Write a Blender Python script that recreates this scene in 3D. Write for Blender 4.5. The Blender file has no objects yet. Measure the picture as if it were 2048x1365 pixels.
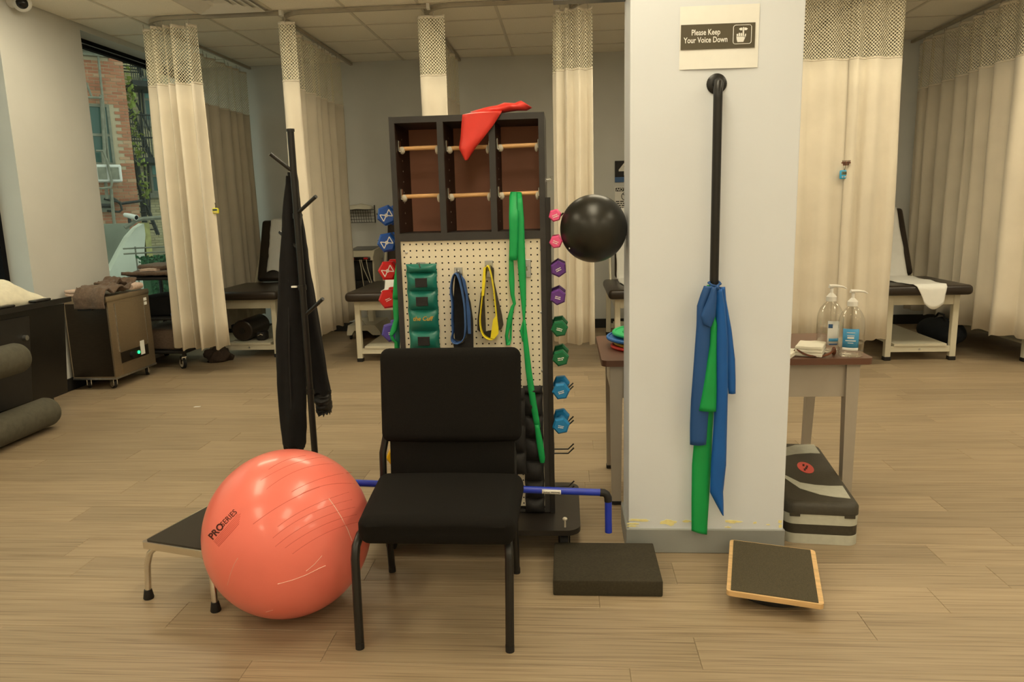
import bpy, bmesh, math, random
from mathutils import Vector, Matrix, noise
random.seed(7)
sc = bpy.context.scene
COL = sc.collection
PI = math.pi

# ------------------------------------------------------------------ camera
CH = 1.40                                   # camera height
FPX = 1483.0                                # focal length in pixels of a 2048 wide frame
YAW, PITCH, ROLL = math.radians(4.303), math.radians(10.32), math.radians(-1.447)
_f = Vector((-math.sin(YAW)*math.cos(PITCH), math.cos(YAW)*math.cos(PITCH), -math.sin(PITCH)))
_r = Vector((math.cos(YAW), math.sin(YAW), 0)); _u = _r.cross(_f)
AR = math.cos(ROLL)*_r + math.sin(ROLL)*_u
AU = -math.sin(ROLL)*_r + math.cos(ROLL)*_u
AF = _f
CP = Vector((0, 0, CH))
cam = bpy.data.cameras.new('camera'); camo = bpy.data.objects.new('camera', cam); COL.objects.link(camo)
cam.sensor_width = 36; cam.lens = FPX*36/2048; cam.clip_start = 0.05; cam.clip_end = 200
camo.matrix_world = Matrix(((AR.x, AU.x, -AF.x, 0), (AR.y, AU.y, -AF.y, 0), (AR.z, AU.z, -AF.z, CH), (0, 0, 0, 1)))
sc.camera = camo

# ------------------------------------------------------------------ world, exposure
w = bpy.data.worlds.new('overcast'); sc.world = w; w.use_nodes = True
w.node_tree.nodes['Background'].inputs[0].default_value = (0.93, 1.0, 0.88, 1)
w.node_tree.nodes['Background'].inputs[1].default_value = 1.25
sc.view_settings.view_transform = 'Standard'; sc.view_settings.look = 'None'
sc.view_settings.gamma = 1; sc.view_settings.use_curve_mapping = False
sc.view_settings.exposure = 0.0
LAMP_STRENGTH = 12.5
LAMP_COLOR = (1.0, 0.88, 0.62)

# ------------------------------------------------------------------ pixel -> place
def ray(x, y):
    return AR*((x-1024)/FPX) - AU*((y-682.5)/FPX) + AF
def aY(x, y, Y):
    d = ray(x, y); return CP + d*(Y/d.y)
def aX(x, y, X):
    d = ray(x, y); return CP + d*(X/d.x)
def aZ(x, y, z=0.0):
    d = ray(x, y); return CP + d*((z-CH)/d.z)
def on_sphere(x, y, c, r):
    d = ray(x, y).normalized(); oc = CP - c
    b = d.dot(oc); q = b*b - (oc.dot(oc) - r*r)
    q = max(q, 0); return CP + d*(-b - math.sqrt(q))

# ------------------------------------------------------------------ materials
def S(r, g, b):
    def f(c):
        c /= 255.0
        return c/12.92 if c <= .04045 else ((c+.055)/1.055)**2.4
    return (f(r), f(g), f(b))
TINT = (1.0, .90, .66)
def O(r, g, b, k=.85):
    """surface colour that looks like this sRGB colour under the room's warm light"""
    c = S(r, g, b); return tuple(min(.92, max(.003, c[i]/(TINT[i]*k))) for i in range(3))
MATS = {}
def mk(name, col, rough=.5, metal=0., var=0., scale=12., bump=0., bscale=150., spec=.5, sheen=0., trans=0., ior=1.45, emit=0., stretch=None, coat=0.):
    m = bpy.data.materials.new(name); m.use_nodes = True; nt = m.node_tree; N = nt.nodes; L = nt.links
    p = N['Principled BSDF']
    c4 = (*col, 1)
    p.inputs['Base Color'].default_value = c4; p.inputs['Roughness'].default_value = rough; p.inputs['Metallic'].default_value = metal
    p.inputs['Specular IOR Level'].default_value = spec; p.inputs['IOR'].default_value = ior
    if sheen: p.inputs['Sheen Weight'].default_value = sheen; p.inputs['Sheen Roughness'].default_value = .5
    if trans: p.inputs['Transmission Weight'].default_value = trans
    if coat: p.inputs['Coat Weight'].default_value = coat; p.inputs['Coat Roughness'].default_value = .1
    if emit: p.inputs['Emission Color'].default_value = c4; p.inputs['Emission Strength'].default_value = emit
    if var or bump:
        tc = N.new('ShaderNodeTexCoord'); mp = N.new('ShaderNodeMapping'); L.new(tc.outputs['Object'], mp.inputs[0])
        if stretch: mp.inputs['Scale'].default_value = stretch
    if var:
        nz = N.new('ShaderNodeTexNoise'); nz.inputs['Scale'].default_value = scale; nz.inputs['Detail'].default_value = 5
        L.new(mp.outputs[0], nz.inputs['Vector'])
        rp = N.new('ShaderNodeValToRGB'); e = rp.color_ramp.elements
        e[0].position = .3; e[1].position = .7
        e[0].color = (*[c*(1-var) for c in col], 1); e[1].color = (*[min(1, c*(1+var)) for c in col], 1)
        L.new(nz.outputs[0], rp.inputs[0]); L.new(rp.outputs[0], p.inputs['Base Color'])
    if bump:
        nb = N.new('ShaderNodeTexNoise'); nb.inputs['Scale'].default_value = bscale; nb.inputs['Detail'].default_value = 3
        L.new(mp.outputs[0], nb.inputs['Vector'])
        bp = N.new('ShaderNodeBump'); bp.inputs['Strength'].default_value = bump; bp.inputs['Distance'].default_value = .004
        L.new(nb.outputs[0], bp.inputs['Height']); L.new(bp.outputs[0], p.inputs['Normal'])
    MATS[name] = m
    return m

# ------------------------------------------------------------------ mesh builder
class MB:
    def __init__(s): s.v = []; s.f = []
    def add(s, vs, fs, M=None):
        o = len(s.v)
        s.v += [tuple(M @ Vector(v)) for v in vs] if M is not None else [tuple(v) for v in vs]
        s.f += [tuple(i+o for i in f) for f in fs]; return s
    def box(s, x0, x1, y0, y1, z0, z1, M=None):
        return s.add([(x0,y0,z0),(x1,y0,z0),(x1,y1,z0),(x0,y1,z0),(x0,y0,z1),(x1,y0,z1),(x1,y1,z1),(x0,y1,z1)],
                     [(0,3,2,1),(4,5,6,7),(0,1,5,4),(1,2,6,5),(2,3,7,6),(3,0,4,7)], M)
    def rbox(s, x0, x1, y0, y1, z0, z1, r, seg=2, M=None, fn=None, cuts=0):
        bm = bmesh.new(); bmesh.ops.create_cube(bm, size=1)
        for v in bm.verts:
            v.co = Vector(((x0+x1)/2+v.co.x*(x1-x0), (y0+y1)/2+v.co.y*(y1-y0), (z0+z1)/2+v.co.z*(z1-z0)))
        bmesh.ops.bevel(bm, geom=bm.edges[:], offset=r, segments=seg, profile=.5, affect='EDGES')
        if cuts:
            big = [e for e in bm.edges if e.calc_length() > r*2.5]
            bmesh.ops.subdivide_edges(bm, edges=big, cuts=cuts, use_grid_fill=True)
        bm.verts.index_update()
        vs = [v.co.copy() for v in bm.verts]
        if fn: vs = [fn(v) for v in vs]
        fs = [[v.index for v in f.verts] for f in bm.faces]; bm.free()
        return s.add(vs, fs, M)
    def tube(s, pts, r, n=8, M=None, cap=True, flat=1.0, a0=0.):
        pts = [Vector(p) for p in pts]; m = len(pts)
        rs = r if isinstance(r, (list, tuple)) else [r]*m
        vs = []; fs = []; prev = None
        for i, p in enumerate(pts):
            t = (pts[min(i+1, m-1)] - pts[max(i-1, 0)])
            t = t.normalized() if t.length > 1e-9 else Vector((0, 0, 1))
            if prev is None:
                up = Vector((0, 0, 1)) if abs(t.z) < .9 else Vector((1, 0, 0))
                nx = t.cross(up).normalized()
            else:
                nx = (prev - t*prev.dot(t)); nx = nx.normalized() if nx.length > 1e-6 else prev
            prev = nx; ny = t.cross(nx)
            for k in range(n):
                a = 2*PI*k/n + a0
                vs.append(p + nx*math.cos(a)*rs[i] + ny*math.sin(a)*rs[i]*flat)
        for i in range(m-1):
            for k in range(n):
                fs.append((i*n+k, i*n+(k+1) % n, (i+1)*n+(k+1) % n, (i+1)*n+k))
        if cap:
            fs.append(tuple(range(n))[::-1]); fs.append(tuple((m-1)*n+k for k in range(n)))
        return s.add(vs, fs, M)
    def lathe(s, prof, c=(0, 0, 0), n=24, M=None):
        vs = []; fs = []; m = len(prof)
        for (r, z) in prof:
            for k in range(n):
                a = 2*PI*k/n; vs.append((c[0]+r*math.cos(a), c[1]+r*math.sin(a), c[2]+z))
        for i in range(m-1):
            for k in range(n):
                fs.append((i*n+k, i*n+(k+1) % n, (i+1)*n+(k+1) % n, (i+1)*n+k))
        fs.append(tuple(range(n))[::-1]); fs.append(tuple((m-1)*n+k for k in range(n)))
        return s.add(vs, fs, M)
    def ball(s, c, rx, ry, rz, nu=24, nv=14, M=None, fn=None):
        vs = [(c[0], c[1], c[2]-rz)]; fs = []
        for j in range(1, nv):
            b = -PI/2 + PI*j/nv
            for k in range(nu):
                a = 2*PI*k/nu
                vs.append((c[0]+rx*math.cos(b)*math.cos(a), c[1]+ry*math.cos(b)*math.sin(a), c[2]+rz*math.sin(b)))
        vs.append((c[0], c[1], c[2]+rz)); e = len(vs)-1
        for k in range(nu):
            fs.append((0, 1+(k+1) % nu, 1+k)); fs.append((e, 1+(nv-2)*nu+k, 1+(nv-2)*nu+(k+1) % nu))
        for j in range(nv-2):
            for k in range(nu):
                a = 1+j*nu; fs.append((a+k, a+(k+1) % nu, a+nu+(k+1) % nu, a+nu+k))
        if fn: vs = [fn(Vector(v)) for v in vs]
        return s.add(vs, fs, M)
    def grid(s, fn, nu, nv, closeu=False, M=None):
        vs = []; fs = []; cu = nu if closeu else nu+1
        for j in range(nv+1):
            for i in range(cu): vs.append(tuple(fn(i/nu, j/nv)))
        for j in range(nv):
            for i in range(nu):
                a = j*cu+i; b = j*cu+(i+1) % cu
                fs.append((a, b, b+cu, a+cu))
        return s.add(vs, fs, M)
    def prism(s, poly, axis, a, b, M=None):
        n = len(poly)
        def P(p, q):
            return {'z': (p[0], p[1], q), 'y': (p[0], q, p[1]), 'x': (q, p[0], p[1])}[axis]
        vs = [P(p, a) for p in poly] + [P(p, b) for p in poly]
        fs = [tuple(range(n)), tuple(range(2*n-1, n-1, -1))] + [(i, (i+1) % n, n+(i+1) % n, n+i) for i in range(n)]
        return s.add(vs, fs, M)
    def text(s, body, size, M, extrude=0., bold=0., align='LEFT', fn=None, shear=0.):
        cu = bpy.data.curves.new('t', 'FONT'); cu.body = body; cu.size = size; cu.extrude = extrude; cu.offset = bold
        cu.align_x = align; cu.resolution_u = 3; cu.shear = shear
        ob = bpy.data.objects.new('t', cu); COL.objects.link(ob)
        dg = bpy.context.evaluated_depsgraph_get(); me = bpy.data.meshes.new_from_object(ob.evaluated_get(dg))
        vs = [v.co.copy() for v in me.vertices]; fs = [tuple(p.vertices) for p in me.polygons]
        bpy.data.objects.remove(ob); bpy.data.curves.remove(cu); bpy.data.meshes.remove(me)
        if fn: vs = [fn(v) for v in vs]; M = None
        return s.add(vs, fs, M)
    def build(s, name, mat, parent=None, smooth=35, kind=None, local=False, solid=0., uv=None, norm=True):
        org = Vector((0, 0, 0)); q = parent
        if not local:
            while q is not None: org += q.location; q = q.parent
        me = bpy.data.meshes.new(name)
        me.from_pydata([(v[0]-org.x, v[1]-org.y, v[2]-org.z) for v in s.v], [], s.f)
        if norm:
            bm = bmesh.new(); bm.from_mesh(me); bmesh.ops.recalc_face_normals(bm, faces=bm.faces[:]); bm.to_mesh(me); bm.free()
        if smooth:
            me.polygons.foreach_set('use_smooth', [True]*len(me.polygons)); me.set_sharp_from_angle(angle=math.radians(smooth))
        if uv:
            l = me.uv_layers.new(name='UVMap')
            for lp in me.loops: l.data[lp.index].uv = uv[lp.vertex_index]
        if mat: me.materials.append(mat)
        o = bpy.data.objects.new(name, me); COL.objects.link(o)
        if parent: o.parent = parent
        if kind: o['kind'] = kind
        if solid:
            md = o.modifiers.new('thickness', 'SOLIDIFY'); md.thickness = solid; md.offset = 0
        return o

def tag(o, label=None, cat=None, group=None, kind=None):
    if label: o['label'] = label
    if cat: o['category'] = cat
    if group: o['group'] = group
    if kind: o['kind'] = kind
    return o
def thing(name, label, cat, loc=(0, 0, 0), rz=0., group=None):
    o = bpy.data.objects.new(name, None); COL.objects.link(o); o.location = loc; o.rotation_euler = (0, 0, rz); o.empty_display_size = .05
    return tag(o, label, cat, group)
def copy_tree(o, parent=None):
    c = o.copy(); COL.objects.link(c); c.parent = parent
    for ch in list(o.children): copy_tree(ch, c)
    return c
def TR(x=0, y=0, z=0, rx=0, ry=0, rz=0):
    return Matrix.Translation((x, y, z)) @ Matrix.Rotation(rz, 4, 'Z') @ Matrix.Rotation(ry, 4, 'Y') @ Matrix.Rotation(rx, 4, 'X')
def face_cam(x, y, z):
    """text/plate plane standing upright and facing -Y"""
    return Matrix.Translation((x, y, z)) @ Matrix.Rotation(PI/2, 4, 'X')
def arc(c, r, a0, a1, n, z=0.):
    return [(c[0]+r*math.cos(a0+(a1-a0)*i/n), c[1]+r*math.sin(a0+(a1-a0)*i/n), z) for i in range(n+1)]
def fbm(x, y, z=0.): return noise.fractal(Vector((x, y, z)), 1., 2., 4)

# ------------------------------------------------------------------ palette
mk('wall_grey', (.60,.61,.59), .75, var=.03, scale=3, bump=.05, bscale=300)
mk('wall_pier', (.58,.58,.55), .75, var=.03, scale=3, bump=.05, bscale=300)
mk('pillar_paint', (.70,.74,.80), .6, var=.015, scale=3, bump=.04, bscale=350)
mk('cove_base', (.27,.28,.27), .45, var=.05, scale=5)
mk('dark_base', (.012,.011,.010), .5, var=.2)
mk('ceiling_tile', (.90,.86,.76), .9, var=.05, scale=60, bump=.25, bscale=400)
mk('ceiling_bar', (.66,.62,.53), .5, var=.03)
mk('white_paint', (.75,.74,.70), .5, var=.02)
mk('fabric_cream', (.70,.635,.52), .85, var=.05, scale=4, bump=.12, bscale=700, sheen=.2)
mk('track_alu', (.42,.38,.31), .4, .4, var=.08)
mk('cream_frame', (.66,.62,.49), .42, var=.03, scale=8)
mk('vinyl_dark', (.028,.020,.015), .32, var=.15, scale=8, bump=.1, bscale=250)
mk('rubber_black', (.010,.009,.009), .6, var=.2, scale=15)
mk('metal_black', (.012,.011,.010), .35, .0, var=.15, scale=20)
mk('plastic_black', (.014,.013,.012), .45, var=.15, scale=15)
mk('fabric_black', (.0085,.0075,.0065), .95, var=.35, scale=500, bump=.35, bscale=900, spec=.2)
mk('cloth_black', (.0045,.004,.0045), .95, var=.3, scale=30, bump=.2, bscale=400)
mk('foam_dark', (.038,.031,.017), .85, var=.2, scale=120, bump=.3, bscale=500)
mk('grit_dark', (.078,.064,.036), .9, var=.3, scale=350, bump=.6, bscale=900)
mk('chrome', (.75,.72,.66), .16, 1.0, var=.04)
mk('zinc', (.55,.57,.58), .28, 1.0, var=.15, scale=40)
mk('steel_brown', (.42,.34,.24), .33, .85, var=.06, scale=30, stretch=(1,1,12))
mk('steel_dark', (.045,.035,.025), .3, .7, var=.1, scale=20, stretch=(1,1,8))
mk('paper_white', (.82,.82,.79), .8, var=.02, scale=20)
mk('paper_soft', (.80,.77,.66), .9, var=.04, scale=15, bump=.2, bscale=60)
mk('print_black', (.010,.009,.009), .6)
mk('print_white', (.80,.79,.74), .6)
mk('print_blue', (.045,.12,.28), .5)
mk('red_vinyl', (.86,.195,.15), .32, var=.04, scale=4, coat=.25)
mk('red_ink', (.075,.010,.007), .6)
mk('scuff', (.86,.62,.52), .8)
mk('groove', (.58,.085,.055), .5)
mk('black_ball', (.016,.015,.011), .34, var=.2, scale=8)
mk('laminate_dark', (.020,.016,.013), .38, var=.15, scale=15, stretch=(1,1,.2))
mk('laminate_edge', (.030,.028,.027), .5, var=.1, scale=20)
mk('cubby_side', (.022,.010,.006), .5, var=.2, scale=20)
mk('cubby_back', (.42,.185,.115), .6, var=.06, scale=6, bump=.05)
mk('wood_dowel', (.62,.36,.155), .5, var=.18, scale=30, stretch=(.2,4,4))
mk('wood_birch', (.66,.43,.20), .5, var=.15, scale=25, stretch=(.3,3,3))
mk('caulk', (.50,.46,.38), .6, var=.1)
mk('pegboard', (.72,.66,.52), .55, var=.02, scale=8)
mk('hole_dark', (.012,.008,.006), .9)
mk('teal_vinyl', (.012,.155,.120), .35, var=.12, scale=15, bump=.15, bscale=120)
mk('gold', (.62,.40,.08), .35, .6, var=.1)
mk('green_band', (.004,.34,.085), .55, var=.08, scale=12, bump=.08, bscale=300)
mk('green_latex', (.004,.33,.075), .5, var=.06, scale=8)
mk('blue_latex', (.006,.105,.42), .5, var=.08, scale=6)
mk('blue_latex_pale', (.016,.080,.27), .55, var=.08, scale=6)
mk('red_latex', (.66,.040,.028), .45, var=.08, scale=10)
mk('yellow_strap', (.75,.62,.02), .6, var=.08, scale=20)
mk('grey_strap', (.05,.043,.032), .8, var=.2, scale=60)
mk('blue_strap', (.045,.11,.30), .7, var=.15, scale=40)
mk('neoprene', (.014,.013,.013), .7, var=.25, scale=40, bump=.15, bscale=300)
mk('db_blue', (.012,.075,.36), .32, var=.05)
mk('db_red', (.56,.010,.012), .32, var=.05)
mk('db_violet', (.075,.055,.33), .35, var=.05)
mk('db_pink', (.80,.10,.27), .38, var=.05)
mk('db_purple', (.115,.035,.225), .36, var=.05)
mk('db_green', (.004,.125,.045), .34, var=.05)
mk('db_cyan', (.012,.20,.47), .34, var=.05)
mk('db_yellow', (.72,.42,.01), .4, var=.05)
mk('wand_blue', (.015,.040,.46), .35, var=.04)
mk('brown_top', (.125,.056,.034), .42, var=.06, scale=10)
mk('grey_metal', (.40,.35,.285), .5, var=.04, scale=8)
mk('step_black', (.045,.039,.027), .5, var=.12, scale=60, bump=.25, bscale=350)
mk('step_grey', (.50,.50,.42), .6, var=.06, scale=40, bump=.1)
mk('step_red', (.70,.10,.08), .5, var=.08)
mk('pump_white', (.82,.80,.75), .4, var=.02)
mk('label_blue', (.07,.33,.62), .5, var=.03)
mk('tortoise', (.12,.035,.012), .35, var=.5, scale=60)
mk('disc_green', (.02,.50,.16), .5, var=.05)
mk('disc_blue', (.02,.14,.45), .5, var=.05)
mk('disc_yellow', (.60,.40,.03), .5, var=.05)
mk('disc_red', (.55,.03,.02), .5, var=.05)
mk('towel_brown', (.135,.090,.062), .95, var=.2, scale=60, bump=.6, bscale=260, sheen=.15)
mk('towel_dark', (.045,.030,.022), .95, var=.25, scale=40, bump=.6, bscale=200)
mk('tread_dark', (.030,.024,.015), .8, var=.2, scale=300, bump=.4, bscale=800)
mk('towel_pink', (.62,.48,.40), .95, var=.12, scale=60, bump=.5, bscale=260)
mk('towel_white', (.72,.68,.54), .95, var=.06, scale=30, bump=.4, bscale=200)
mk('foam_grey', (.085,.078,.055), .8, var=.15, scale=30, bump=.3, bscale=300)
mk('gloss_black', (.008,.007,.006), .25, var=.1)
mk('led_green', (.02,.8,.25), .4, emit=2.0)
mk('timer_blue', (.04,.38,.70), .4, var=.04)
mk('timer_yellow', (.75,.72,.04), .4, var=.04)
mk('lcd', (.13,.17,.12), .3, var=.1)
mk('red_lamp', (.45,.02,.015), .3, var=.1)
mk('lamp_diffuser', LAMP_COLOR, .5, emit=LAMP_STRENGTH)
mk('frame_black', (.005,.005,.006), .7, var=.1, spec=.1)
mk('paint_chip', (.86,.78,.36), .7, var=.08, scale=80)

def glass_mat():
    m = bpy.data.materials.new('window_glass'); m.use_nodes = True; N = m.node_tree.nodes; L = m.node_tree.links
    N.remove(N['Principled BSDF']); t = N.new('ShaderNodeBsdfTransparent'); g = N.new('ShaderNodeBsdfGlossy'); x = N.new('ShaderNodeMixShader')
    t.inputs[0].default_value = (.90, .95, .92, 1); g.inputs['Roughness'].default_value = .02
    x.inputs[0].default_value = .05
    L.new(t.outputs[0], x.inputs[1]); L.new(g.outputs[0], x.inputs[2]); L.new(x.outputs[0], N['Material Output'].inputs[0])
    MATS['window_glass'] = m
glass_mat()
def clear_mat(name, tint, edge):
    m = bpy.data.materials.new(name); m.use_nodes = True; N = m.node_tree.nodes; L = m.node_tree.links
    N.remove(N['Principled BSDF']); t = N.new('ShaderNodeBsdfTransparent'); g = N.new('ShaderNodeBsdfGlossy'); x = N.new('ShaderNodeMixShader')
    t.inputs[0].default_value = (*tint, 1); g.inputs['Roughness'].default_value = .08; g.inputs[0].default_value = (.95, .95, .92, 1)
    lw = N.new('ShaderNodeLayerWeight'); lw.inputs[0].default_value = edge
    L.new(lw.outputs['Facing'], x.inputs[0]); L.new(t.outputs[0], x.inputs[1]); L.new(g.outputs[0], x.inputs[2]); L.new(x.outputs[0], N['Material Output'].inputs[0])
    MATS[name] = m
clear_mat('clear_plastic', (.96, .96, .95), .18)
clear_mat('clear_gel', (.97, .97, .97), .10)
def net_mat():
    m = bpy.data.materials.new('curtain_net'); m.use_nodes = True; N = m.node_tree.nodes; L = m.node_tree.links
    p = N['Principled BSDF']; p.inputs['Base Color'].default_value = (.70, .65, .50, 1); p.inputs['Roughness'].default_value = .8
    uv = N.new('ShaderNodeUVMap'); sp = N.new('ShaderNodeSeparateXYZ'); L.new(uv.outputs[0], sp.inputs[0])
    def mth(op, a, b=None):
        n = N.new('ShaderNodeMath'); n.operation = op
        for i, q in enumerate((a, b)):
            if q is None: continue
            if isinstance(q, (int, float)): n.inputs[i].default_value = q
            else: L.new(q, n.inputs[i])
        return n.outputs[0]
    k = 2*PI/.026
    a = mth('SINE', mth('MULTIPLY', sp.outputs[0], k)); b = mth('SINE', mth('MULTIPLY', sp.outputs[1], k))
    h = mth('GREATER_THAN', mth('MULTIPLY', a, b),   .06)
    t = N.new('ShaderNodeBsdfTransparent'); x = N.new('ShaderNodeMixShader')
    L.new(h, x.inputs[0]); L.new(p.outputs[0], x.inputs[1]); L.new(t.outputs[0], x.inputs[2]); L.new(x.outputs[0], N['Material Output'].inputs[0])
    MATS['curtain_net'] = m
net_mat()
def plank_mat():
    m = bpy.data.materials.new('oak_plank'); m.use_nodes = True; N = m.node_tree.nodes; L = m.node_tree.links
    p = N['Principled BSDF']; p.inputs['Roughness'].default_value = .42
    tc = N.new('ShaderNodeTexCoord'); oi = N.new('ShaderNodeObjectInfo'); mp = N.new('ShaderNodeMapping'); ad = N.new('ShaderNodeVectorMath'); ad.operation = 'ADD'
    mu = N.new('ShaderNodeVectorMath'); mu.operation = 'SCALE'; mu.inputs[0].default_value = (37, 91, 13); L.new(oi.outputs['Random'], mu.inputs['Scale'])
    L.new(tc.outputs['Object'], ad.inputs[0]); L.new(mu.outputs[0], ad.inputs[1]); L.new(ad.outputs[0], mp.inputs[0]); mp.inputs['Scale'].default_value = (1.6, 14, 1)
    n1 = N.new('ShaderNodeTexNoise'); n1.inputs['Scale'].default_value = 1.6; n1.inputs['Detail'].default_value = 7; n1.inputs['Distortion'].default_value = .6
    L.new(mp.outputs[0], n1.inputs['Vector'])
    r = N.new('ShaderNodeValToRGB'); E = r.color_ramp.elements
    E[0].position = .30; E[0].color = (.205, .147, .088, 1); E[1].position = .68; E[1].color = (.395, .305, .195, 1)
    e = E.new(.47); e.color = (.330, .250, .158, 1)
    L.new(n1.outputs[0], r.inputs[0])
    mx = N.new('ShaderNodeMix'); mx.data_type = 'RGBA'; mx.blend_type = 'MULTIPLY'; mx.inputs[0].default_value = 1
    rr = N.new('ShaderNodeMapRange'); rr.inputs['To Min'].default_value = .86; rr.inputs['To Max'].default_value = 1.08; L.new(oi.outputs['Random'], rr.inputs['Value'])
    cb = N.new('ShaderNodeCombineColor'); [L.new(rr.outputs[0], cb.inputs[i]) for i in range(3)]
    L.new(r.outputs[0], mx.inputs[6]); L.new(cb.outputs[0], mx.inputs[7]); L.new(mx.outputs[2], p.inputs['Base Color'])
    bp = N.new('ShaderNodeBump'); bp.inputs['Strength'].default_value = .06; bp.inputs['Distance'].default_value = .003; L.new(n1.outputs[0], bp.inputs['Height']); L.new(bp.outputs[0], p.inputs['Normal'])
    MATS['oak_plank'] = m
plank_mat()
def island_mat(name, cols, rough=.85):
    """each loose piece of the mesh takes its own tone"""
    m = bpy.data.materials.new(name); m.use_nodes = True; N = m.node_tree.nodes; L = m.node_tree.links
    p = N['Principled BSDF']; p.inputs['Roughness'].default_value = rough
    g = N.new('ShaderNodeNewGeometry'); r = N.new('ShaderNodeValToRGB'); E = r.color_ramp.elements
    E[0].color = (*cols[0], 1); E[1].color = (*cols[-1], 1)
    for i, c in enumerate(cols[1:-1]): e = E.new((i+1)/(len(cols)-1)); e.color = (*c, 1)
    L.new(g.outputs['Random Per Island'], r.inputs[0]); L.new(r.outputs[0], p.inputs['Base Color'])
    MATS[name] = m
M_ = MATS
# =================================================================== the room
RX0, RX1, RY0, RY1, RZ = -4.07, 5.6, -3.8, 8.45, 3.0
fl = tag(MB().box(-4.42, RX1+.1, RY0-.1, RY1+.1, -.08, -.0045).build('floor', M_['oak_plank'], smooth=0), 'oak coloured vinyl plank floor', kind='structure')
# planks, laid left to right
PL, PW = 1.187, .172
def plank_mesh():
    b = .0012; h = .0045
    return MB().add([(-.5,-.5,-1),(.5,-.5,-1),(.5,.5,-1),(-.5,.5,-1),(-.5,-.5,-.25),(.5,-.5,-.25),(.5,.5,-.25),(-.5,.5,-.25),
                     (-.4989,-.4925,0),(.4989,-.4925,0),(.4989,.4925,0),(-.4989,.4925,0)],
                    [(0,1,5,4),(1,2,6,5),(2,3,7,6),(3,0,4,7),(4,5,9,8),(5,6,10,9),(6,7,11,10),(7,4,8,11),(8,9,10,11)])
pk0 = plank_mesh().build('plank', M_['oak_plank'], fl, smooth=0)
first = True
ofs = {0: .40, 1: -1.392, 2: .105, 3: .40, 4: -.93}
for row in range(-2, 37):
    y0 = 2.07 + row*PW; yc = y0 + PW/2
    lim0 = max(-4.05, -(.78*yc+.55)); lim1 = min(RX1, .66*yc+.75)
    o = ofs.get(row, random.uniform(0, PL))
    k0 = math.floor((lim0-o)/PL)
    while o + k0*PL < lim1:
        a = max(o+k0*PL, -4.05); b = o+(k0+1)*PL; k0 += 1
        if b-a < .05: continue
        p = pk0 if first else pk0.copy()
        if not first: COL.objects.link(p)
        first = False
        p.location = ((a+b)/2, yc, 0); p.scale = (b-a-.0008, PW-.0008, .0044)

# ceiling: slab, lay-in tiles and their bars where the photograph sees them
ce = tag(MB().box(-4.42, RX1+.1, RY0-.1, 5.6, 3.004, 3.12).box(-4.42, RX1+.1, 5.6, RY1+.1, 3.03, 3.12).build('ceiling', M_['ceiling_tile'], smooth=0), 'off-white suspended tile ceiling', kind='structure')
xs = [-.547+.6*k for k in range(-6, 11)]; xs[0] = RX0; xs.append(RX1)
ys = [5.61, 6.21, 6.81, 7.41, 8.01, RY1]
t0 = None
for i in range(len(xs)-1):
    for j in range(len(ys)-1):
        a, b, c, d = xs[i], xs[i+1], ys[j], ys[j+1]
        if b-a < .08: continue
        if abs(a+2.947) < .02 and abs(c-5.61) < .02: continue          # the air vent sits in this cell
        if t0 is None:
            t0 = MB().box(-.5, .5, -.5, .5, 0, 1).build('ceiling_tile', M_['ceiling_tile'], ce, smooth=0); t = t0
        else: t = t0.copy(); COL.objects.link(t)
        t.location = ((a+b)/2, (c+d)/2, 3.004+random.uniform(0, .0015)); t.scale = (b-a-.012, d-c-.012, .022)
for x in xs[1:-1]:
    MB().box(x-.012, x+.012, 5.6, RY1, 2.999, 3.010).build('grid_bar', M_['ceiling_bar'], ce, smooth=0)
for y in ys[:-1]:
    MB().box(RX0, RX1, y-.012, y+.012, 2.9985, 3.0095).build('grid_bar', M_['ceiling_bar'], ce, smooth=0)
v = thing('air_vent', 'square louvred air vent set in the ceiling tiles', 'vent', (-2.647, 5.91, 2.99))
MB().box(-2.93,-2.364,5.63,6.19,3.006,3.03).build('backing', M_['white_paint'], v, smooth=0)
for k in range(4):
    h = .27-.062*k; z = 2.985+.003*k
    m = MB()
    for (sx, sy) in ((1,0),(-1,0),(0,1),(0,-1)):
        if sx: m.add([(-2.647+sx*h,5.91-h,z),(-2.647+sx*h,5.91+h,z),(-2.647+sx*(h-.05),5.91+h-.05,z+.022),(-2.647+sx*(h-.05),5.91-h+.05,z+.022)],[(0,1,2,3)])
        else: m.add([(-2.647-h,5.91+sy*h,z),(-2.647+h,5.91+sy*h,z),(-2.647+h-.05,5.91+sy*(h-.05),z+.022),(-2.647-h+.05,5.91+sy*(h-.05),z+.022)],[(0,1,2,3)])
    m.build('louvre', M_['white_paint'], v, smooth=0, solid=.002)

def struct(name, mb, mat, **k): return tag(mb.build(name, M_[mat], smooth=0, **k), kind='structure')
struct('wall_back', MB().box(-4.42, RX1+.1, RY1, RY1+.12, 0, 3.03), 'wall_grey')
struct('baseboard_back', MB().box(RX0, RX1, RY1-.012, RY1+.01, 0, .105), 'dark_base')
struct('wall_right', MB().box(RX1, RX1+.12, RY0, RY1, 0, 3.03), 'wall_grey')
struct('wall_front', MB().box(-4.42, RX1+.1, RY0-.12, RY0, 0, 3.03), 'white_paint')  # unseen wall, set close and white to bounce light forward
wl = MB().box(-4.42, RX0, 5.39, 6.36, 0, 3.03).box(-4.42, RX0, RY0, 3.3, 0, 3.03)
wl.box(-4.42, RX0, 6.36, RY1, 0, .40).box(-4.42, RX0, 3.3, 5.39, 0, .55)
wl.box(-4.42, RX0, 6.36, RY1, 2.955, 3.03).box(-4.42, RX0, 3.3, 5.39, 2.955, 3.03)
struct('wall_left', wl, 'wall_pier')
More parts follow.
